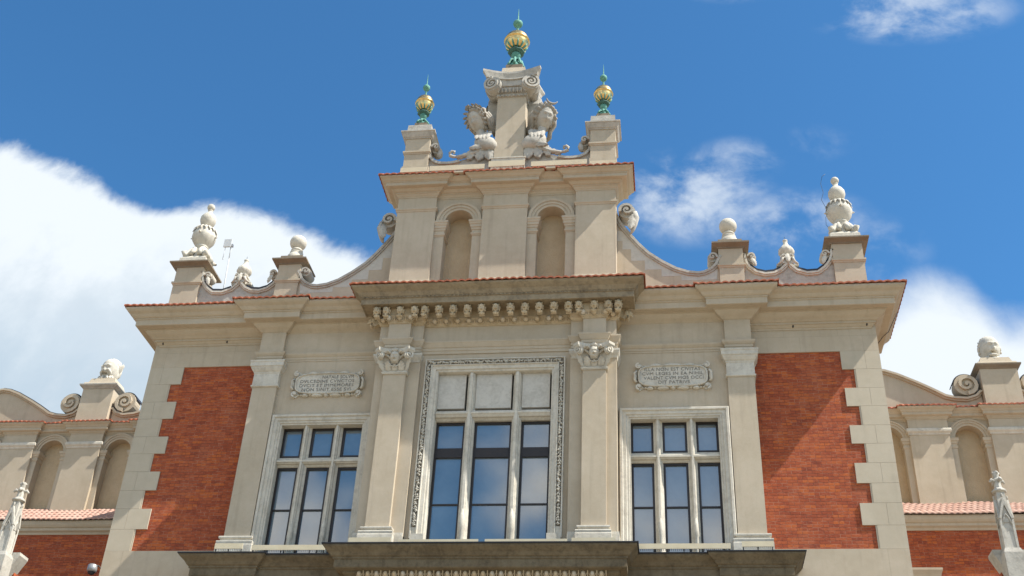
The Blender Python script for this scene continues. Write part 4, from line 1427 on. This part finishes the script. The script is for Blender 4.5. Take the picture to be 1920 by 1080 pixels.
# ================================================================== wings at the sides
def wing(s, label):
    t = thing('hall_wing', label, 'building', (0, 0, 0), 'set back wings of the hall')
    XE = 20.6
    up = M()
    up.box(9.9, XE, 5.85, 6.3, 14, 18.4)
    CEN = [11.025, 13.365, 15.705, 18.045]
    PIL = [(11.62, 12.77), (13.96, 15.11), (16.30, 17.45), (18.64, 19.8)]
    pts_edges = [9.9] + [c + d for c in CEN for d in (-1.17, 1.17)]
    for i, c in enumerate(CEN):
        a = M()
        arc = [(c + .42 * math.cos(R(180 - 7.5 * k)), 17.43 + .42 * math.sin(R(180 - 7.5 * k))) for k in range(25)]
        a.prism([(c - 1.17, 14), (c - 1.17, 18.4), (c + 1.17, 18.4), (c + 1.17, 14), (c + .42, 14)] + arc[::-1] + [(c - .42, 14)], 5.52, 5.86)
        up.join(a)
        for r0, r1, y0 in ((.414, .49, 5.49), (.488, .56, 5.465), (.558, .61, 5.44)):
            ra = [(c + r1 * math.cos(R(180 - 6 * k)), 17.43 + r1 * math.sin(R(180 - 6 * k))) for k in range(31)]
            rb = [(c + r0 * math.cos(R(180 - 6 * k)), 17.43 + r0 * math.sin(R(180 - 6 * k))) for k in range(31)]
            up.strip(ra, rb, y0, 5.55)
        IM = [(-.03, 17.10), (.02, 17.10), (.035, 17.14), (.035, 17.17), (.015, 17.19), (.015, 17.24), (.04, 17.26), (.05, 17.32), (.07, 17.33), (.08, 17.42), (-.03, 17.43)]
        up.sweep([(c - .62, 5.50), (c - .42, 5.50), (c - .42, 5.84)], IM)
        up.sweep([(c + .42, 5.84), (c + .42, 5.50), (c + .62, 5.50)], IM)
        up.box(c - .62, c - .413, 5.49, 5.6, 14, 17.15)
        up.box(c + .413, c + .62, 5.49, 5.6, 14, 17.15)
    for a, b in PIL:
        up.box(a, b, 5.38, 5.6, 14, 18.4)
    (up if s > 0 else up.mirrored()).build('upper_wall', PLASTER, t)
    for c in CEN:
        M().box(s * c - .45, s * c + .45, 5.82, 5.845, 14, 17.95).build('niche_back', NICHE, t)
    path = [(9.9, 5.52)]
    for a, b in PIL:
        path += [(a, 5.52), (a, 5.38), (b, 5.38), (b, 5.52)]
    path += [(XE, 5.52)]
    WC = [(-.05, 18.0), (.015, 18.005), (.02, 18.03), (.05, 18.05), (.06, 18.09), (.14, 18.11), (.15, 18.12), (.15, 18.20), (.17, 18.21), (.19, 18.25), (.25, 18.29), (.27, 18.32), (.27, 18.345), (-.05, 18.4)]
    co = M().sweep(sgnp(path, s), WC).build('cornice', PLASTER, t)
    tiles(sgnp(path, s), .295, 18.375, -.03, 18.52, w=.16, amp=.02).build('eave_tiles', TILE, co)
    for a, b in PIL:
        st = M()
        st.sweep([(a, 5.5), (a, 5.38), (b, 5.38), (b, 5.5)], [(-.05, 17.49), (.02, 17.50), (.03, 17.55), (.06, 17.58), (.075, 17.60), (.075, 17.66), (.06, 17.70), (-.05, 17.71)])
        (st if s > 0 else st.mirrored()).build('pilaster_band', STONE, t)
    # waving parapet between the head pedestals
    half = [(.55, 19.0), (.62, 19.02), (.77, 18.87), (1.02, 18.79), (1.38, 18.82), (1.62, 18.89), (1.99, 19.13), (2.36, 19.35), (2.94, 19.66), (3.3, 19.80), (3.55, 19.84)]
    cxp = 14.535
    right = [(cxp + a, b) for a, b in half] + [(cxp + 7.1 - a, b) for a, b in half[::-1][1:]]
    left = [(cxp - a, b) for a, b in half] + [(cxp - 7.1 + a, b) for a, b in half[::-1][1:]]
    left = [q_ for q_ in left[::-1] if q_[0] > 10.0]
    right = [q_ for q_ in right if q_[0] < 20.6]
    pw, cp, fl = M(), M(), M()
    for ln in (left, right):
        off = offset(ln, .11)
        pw.prism([(ln[0][0], 18.3)] + off + [(ln[-1][0], 18.3)], 5.56, 5.9)
        cp.strip(ln, offset(ln, .07), 5.44, 5.95)
        cp.strip(offset(ln, .068), offset(ln, .12), 5.50, 5.93)
        fl.strip([(a, b + .04) for a, b in ln], [(a, b + .003) for a, b in ln], 5.5, 6.05)
    for sg in (-1, 1):
        cp.spiral((cxp + sg * .975, 19.235), .385, 1.75, .12, 5.42, 5.9, a0=-PI / 2, sgn=-sg if sg > 0 else 1, shrink=.12, back=5.5)
        n = 28
        ra = [(cxp + sg * .975 + .40 * math.cos(PI * (.06 + .86 * (k / n if sg > 0 else 1 - k / n))), 19.235 + .40 * math.sin(PI * (.06 + .86 * (k / n if sg > 0 else 1 - k / n)))) for k in range(n + 1)]
        rb = [(cxp + sg * .975 + .375 * math.cos(PI * (.06 + .86 * (k / n if sg > 0 else 1 - k / n))), 19.235 + .375 * math.sin(PI * (.06 + .86 * (k / n if sg > 0 else 1 - k / n)))) for k in range(n + 1)]
        fl.strip(ra, rb, 5.55, 6.0)
    for mb, nm, mt in ((pw, 'parapet_wall', PLASTER), (cp, 'parapet_coping', PLASTER), (fl, 'lead_flashing', DARK)):
        (mb if s > 0 else mb.mirrored()).build(nm, mt, t)
    pd = M()
    x0, x1, y0, y1 = 13.985, 15.085, 5.32, 6.3
    pd.box(x0, x1, y0, y1, 18.3, 19.7)
    po = (pd if s > 0 else pd.mirrored()).build('pedestal', PLASTER, t)
    c = M()
    c.sweep([(x0, y1), (x0, y0), (x1, y0), (x1, y1)], [(-.1, 19.67), (.02, 19.67), (.04, 19.70), (.09, 19.74), (.12, 19.78), (.12, 19.82), (-.1, 19.86)])
    (c if s > 0 else c.mirrored()).build('pedestal_cap', CAPSTONE if s > 0 else GREYSTONE, po)
    c = M()
    mx, my = (x0 + x1) / 2, 5.8
    def sq(e, f=.45):
        return [(mx - e, my - f), (mx + e, my - f), (mx + e, my + f), (mx - e, my + f)]
    c.prism_xy(sq(.60, .55), 19.80, 19.92, sq(.56, .5))
    c.prism_xy(sq(.50, .42), 19.92, 20.14, sq(.42, .36))
    (c if s > 0 else c.mirrored()).build('pedestal_slab', PLASTER, po)
    # lower aisle: tiled strip, cornice and brick wall
    lo = M()
    lo.box(9.95, XE, 4.55, 5.5, 0, 14.35)
    lw_ = (lo if s > 0 else lo.mirrored()).build('brick_wall', BRICK, t)
    lp = sgnp([(9.9, 4.55), (XE, 4.55)], s)
    M().sweep(lp, [(-.05, 14.16), (.03, 14.16), (.05, 14.22), (.10, 14.25), (.12, 14.26), (.12, 14.34), (.16, 14.36), (.20, 14.42), (.22, 14.50), (.22, 14.54), (-.05, 14.6)]).build('aisle_cornice', PLASTER, t)
    rf = M()
    tiles(lp, .30, 14.58, -1.0, 15.42, rf, w=.17, amp=.016, th=.035, rows=5)
    rf.build('aisle_roof', TILEPALE, t)
    hd = M()
    hd.sweep([(10.2, 4.6), (10.2, 4.5), (11.62, 4.5), (11.62, 4.6)], [(-.05, 12.3), (.0, 12.3), (.0, 12.80), (.03, 12.81), (.05, 12.9), (.09, 13.0), (.09, 13.06), (-.05, 13.1)])
    hd.box(10.15, 11.6, 4.4, 4.55, 12.74, 12.76)
    (hd if s > 0 else hd.mirrored()).build('window_hood', PLASTER, t)
    return t


wing(-1, 'set back beige wing with arched niches and wavy parapet left of the pavilion')
wing(1, 'set back beige wing with arched niches and wavy parapet right of the pavilion')


# --- grotesque heads
def stone_head(s, label, pointed):
    t = thing('grotesque_sculpture', label, 'sculpture', (s * 14.535, 5.78, 20.12), 'grotesque stone heads on the wing pedestals')
    t.scale = (.93, .93, .96)
    m, mt = head((0, -.03, .50), (.325, .34, .44), mouth=1.25, nose=1.25, brow=1.5, beard=.5 if pointed else .15, yaw=R(-8) if pointed else R(6), tilt=R(14), nu=56, nv=46)
    nk = M().lathe((0, .02, 0), [(.34, .0), (.33, .08), (.25, .2), (.22, .4)], 18)
    m.join(nk)
    m.build('head', CARVED, t)
    for sg in (-1, 1):
        e = M()
        if pointed:
            e.join(leaf((sg * .30, -.02, .42), (sg * .43, .05, .78), .085, (sg * .6, .6, 0), (sg * .2, -1, 0), .05, lobes=1, nu=8, nv=4, th=.05))
        else:
            e.ball((sg * .34, 0, .52), (.05, .07, .10), 10, 8)
            e.ball((sg * .345, 0, .38), (.04, .05, .05), 8, 6)
        e.build('ear', CARVED, t)
    hr = M()
    def hd(nx, ny, nz):
        return 1.05 + .06 * math.sin(nx * 24 + nz * 6) + .05 * math.sin(ny * 19 + nz * 15) - (.36 if nz < .25 and ny < .3 else 0)
    hr.ball((0, .06, .56), (.335, .33, .42), 32, 22, hd)
    hr.build('hair', CARVED, t)
    b = M()
    if pointed:     # drooping moustache and beard curls
        for sg in (-1, 1):
            b.tube([(sg * .03, -.36, .40), (sg * .12, -.37, .37), (sg * .19, -.33, .27), (sg * .17, -.30, .14)], [.035, .05, .05, .02], 8)
            for k in range(3):
                b.tube([(sg * (.08 + .08 * k), -.30 + .03 * k, .16), (sg * (.1 + .08 * k), -.33 + .03 * k, .06), (sg * (.15 + .08 * k), -.30 + .03 * k, .0)], [.045, .05, .02], 8)
    else:
        b.ball((0, -.30, .14), (.16, .09, .06), 12, 8)
        b.tube([(-.22, -.26, .02), (0, -.34, .0), (.22, -.26, .02)], .05, 8)
    b.build('beard' if pointed else 'chin_fold', CARVED, t)


stone_head(-1, 'white grotesque stone head with pointed ears on the left wing pedestal', True)
stone_head(1, 'white grotesque stone head with round ears and open mouth on the right wing pedestal', False)


# --- gothic pinnacles on buttresses
PINST = masonry('pinnacle_stone', (.42, .39, .335), (.55, .52, .455), big=2, fine=25, bump=.5, dirt=(.24, .215, .175), dirt_amt=.5)


def pinnacle(s, label):
    t = thing('pinnacle', label, 'pinnacle', (s * 11.83, -1.5, 11.28), 'gothic stone pinnacles beside the wings')
    m = M()
    def sq(e):
        return [(-e, -e), (e, -e), (e, e), (-e, e)]
    m.prism_xy(sq(.135), 0, .72, sq(.12))
    for sg in (-1, 1):       # sunk arched panels: corner posts and gablets on the four faces
        for sg2 in (-1, 1):
            m.prism_xy([(sg * .10, sg2 * .10), (sg * .15, sg2 * .10), (sg * .15, sg2 * .15), (sg * .10, sg2 * .15)], 0, .75)
    for k in range(4):
        q_ = M()
        q_.strip([(-.19, .70), (-.1, .95), (0, 1.2), (.1, .95), (.19, .70)], [(-.13, .68), (-.06, .88), (0, 1.02), (.06, .88), (.13, .68)], -.205, -.13)
        q_.prism([(-.12, .6), (0, 1.05), (.12, .6)], -.165, -.1)
        q_.tube([(-.12, -.18, .55), (-.07, -.18, .7), (0, -.18, .8), (.07, -.18, .7), (.12, -.18, .55)], .02, 5)
        q_.ball((0, -.18, 1.24), (.03, .03, .05), 8, 6)
        m.join(q_, Matrix.Rotation(k * PI / 2, 4, 'Z') @ Matrix.Diagonal((.8, .8, 1, 1)))
    m.prism_xy(sq(.12), .72, 1.38, sq(.085))
    m.build('shaft', PINST, t)
    c = M()
    c.lathe((0, 0, 0), [(.10, 1.34), (.165, 1.37), (.165, 1.40), (.09, 1.46), (.075, 1.62), (.09, 1.66), (.06, 1.72), (.07, 1.82), (.055, 1.88)], 8, smooth=False)
    for k in range(4):
        a = k * PI / 2 + .3
        d = Vector((math.cos(a), math.sin(a), 0))
        c.tube([Vector((0, 0, 1.62)) + d * .05, Vector((0, 0, 1.66)) + d * .13, Vector((0, 0, 1.60)) + d * .18], [.04, .045, .03], 6)
        c.tube([Vector((0, 0, 1.80)) + d * .03, Vector((0, 0, 1.85)) + d * .08], [.035, .025], 6)
    c.build('finial', PINST, t)


pinnacle(-1, 'slender white gothic pinnacle standing on the buttress at the left edge')
pinnacle(1, 'slender white gothic pinnacle standing on the buttress at the right edge')


def buttress(s, label):
    t = thing('buttress', label, 'buttress', (s * 11.9, -1.5, 0), 'brick buttresses carrying the pinnacles')
    def bld(m, n_, mt):
        o = M()
        o.v = [(x_ - 11.9, y_ + 1.5, z_) for x_, y_, z_ in m.v]
        o.f, o.sm = m.f, m.sm
        (o if s > 0 else o.mirrored()).build(n_, mt, t)
    m = M().box(11.66, 12.6, -1.05, 4.4, 0, 10.95)
    bld(m, 'brick_pier', BRICK)
    m = M().prism([(11.49, 11.30), (11.49, 11.37), (12.6, 11.37), (12.6, 10.2), (12.05, 10.2)], -1.32, -.9)
    bld(m, 'sloped_coping', PINST)
    m = M().box(11.63, 12.03, -1.70, -1.30, 0, 11.18)
    m.prism_xy([(11.63, -1.70), (12.03, -1.70), (12.03, -1.3), (11.63, -1.3)], 11.18, 11.285, [(11.665, -1.665), (11.995, -1.665), (11.995, -1.335), (11.665, -1.335)])
    bld(m, 'stone_pier', GREYSTONE)


buttress(-1, 'brick buttress with sloped stone coping under the left pinnacle')
buttress(1, 'brick buttress with sloped stone coping under the right pinnacle')

# ================================================================== small fittings
t = thing('antenna', 'white flat panel antenna on a thin mast behind the left parapet', 'antenna', (-8.62, .6, 18.92))
M().tube([(0, 0, 0), (-.02, 0, 1.6), (-.075, .0, 3.02)], .018, 6).build('mast', PLASTIC, t)
M().box(-.29, -.05, -.09, -.04, 2.95, 3.23).build('panel', PLASTIC, t)
M().tube([(-.22, -.06, 2.95), (-.23, -.06, 2.5)], .010, 5).tube([(-.24, -.06, 2.5), (-.21, -.06, 2.5)], .014, 5).tube([(-.05, -.02, 2.95), (-.04, -.02, 2.55)], .008, 5).build('dipole', PLASTIC, t)
M().box(-.045, .0, -.06, .02, 2.98, 3.06).build('bracket', LAMPGREY, t)

t = thing('wall_lamp', 'grey drum shaped lamp bracketed to the wing at the lower left', 'lamp', (-10.19, -.06, 11.28))
M().lathe((0, 0, 0), [(.10, .05), (.12, .06), (.125, .12), (.12, .22), (.10, .235), (.03, .25)], 20).build('lamp_body', LAMPGREY, t)
M().lathe((0, 0, 0), [(.02, -.03), (.08, .0), (.095, .055)], 16).build('lens', DARK, t)
M().tube([(.10, 0, .2), (.14, .02, .22), (.2, .08, .16), (.24, .12, .1)], .016, 6).build('arm', IRON, t)

tag(M().tube([(0, 0, 0), (-.16, .02, .35), (-.14, .02, .62), (-.03, .02, .82), (-.12, .02, 1.0), (-.20, .02, 1.25), (-.12, .02, 1.5), (-.16, .02, 1.85), (-.1, .02, 2.1), (.0, .02, 2.2)], .006, 5).build('lightning_wire', IRON), 'thin dark wire looping up beside the right corner urn', 'wire').location = (9.30, .32, 21.35)
tag(M().tube([(.02, .2, .06), (-.22, .5, -.36), (-.34, .62, -.41), (-.52, .85, -.58), (-.64, .98, -.75), (-.66, 1.1, -1.25)], .009, 5).build('lightning_wire', IRON), 'thin dark wire hanging under the right end of the main eave', 'wire').location = (10.7, .3, 18.7)
tag(M().tube([(0, 0, 0), (.03, 0, -.4), (.03, .02, -1.2), (.03, .03, -2.6), (.03, .0, -5.4)], .009, 5).build('lightning_wire', IRON), 'thin dark wire running down the right edge of the pavilion wall', 'wire').location = (10.08, 1.9, 17.6)


def rail(x0, x1, y, z0, z1, label, group, leg=.10):
    t = thing('bird_rail', label, 'bird rail', ((x0 + x1) / 2, y, z0), group)
    h = (x1 - x0) / 2
    M().box(-h, h, -.012, .012, 0, z1 - z0).build('strip', RAIL, t)
    p = M()
    n = max(2, int((x1 - x0) / .35))
    for i in range(n + 1):
        xx = -h + .03 + (2 * h - .06) * i / n
        p.tube([(xx, .02, -leg), (xx, .02, z1 - z0)], .012, 5)
    n = int((x1 - x0) / .045)
    for i in range(n):
        xx = -h + .02 + i * .045
        p.tube([(xx, -.005, -.05), (xx, -.005, .01)], .006, 4)
    p.build('post', IRON, t)


GL = 'beige bird rails on the porch ledge'
rail(-6.63, -5.92, -1.02, 11.56, 11.70, 'short beige rail before the base of the outer left pilaster', GL)
rail(-5.73, -3.88, -.90, 11.57, 11.70, 'long beige rail across the foot of the left window', GL)
rail(-3.24, -2.20, -1.16, 11.65, 11.78, 'short beige rail before the pilaster base left of the centre window', GL)
rail(-2.04, -.09, -1.10, 11.64, 11.75, 'long beige rail under the left half of the centre window', GL)
rail(.07, 2.03, -1.10, 11.64, 11.75, 'long beige rail under the right half of the centre window', GL)
rail(2.14, 3.17, -1.16, 11.63, 11.75, 'short beige rail before the pilaster base right of the centre window', GL)
rail(3.67, 5.82, -.90, 11.57, 11.70, 'long beige rail across the foot of the right window', GL)
rail(6.07, 6.79, -1.02, 11.57, 11.70, 'short beige rail before the base of the outer right pilaster', GL)
GT = 'beige bird rails on the gable crest'
rail(-3.22, -2.42, -.80, 23.40, 23.57, 'beige rail at the foot of the left crest pedestal', GT)
rail(-2.34, -.68, -.78, 23.42, 23.60, 'long beige rail under the left bust', GT)
rail(-.54, .54, -.86, 23.40, 23.62, 'beige rail at the foot of the central crest pier', GT)
rail(.72, 2.37, -.78, 23.42, 23.60, 'long beige rail under the right bust', GT)
rail(2.46, 3.21, -.80, 23.36, 23.50, 'beige rail at the foot of the right crest pedestal', GT)
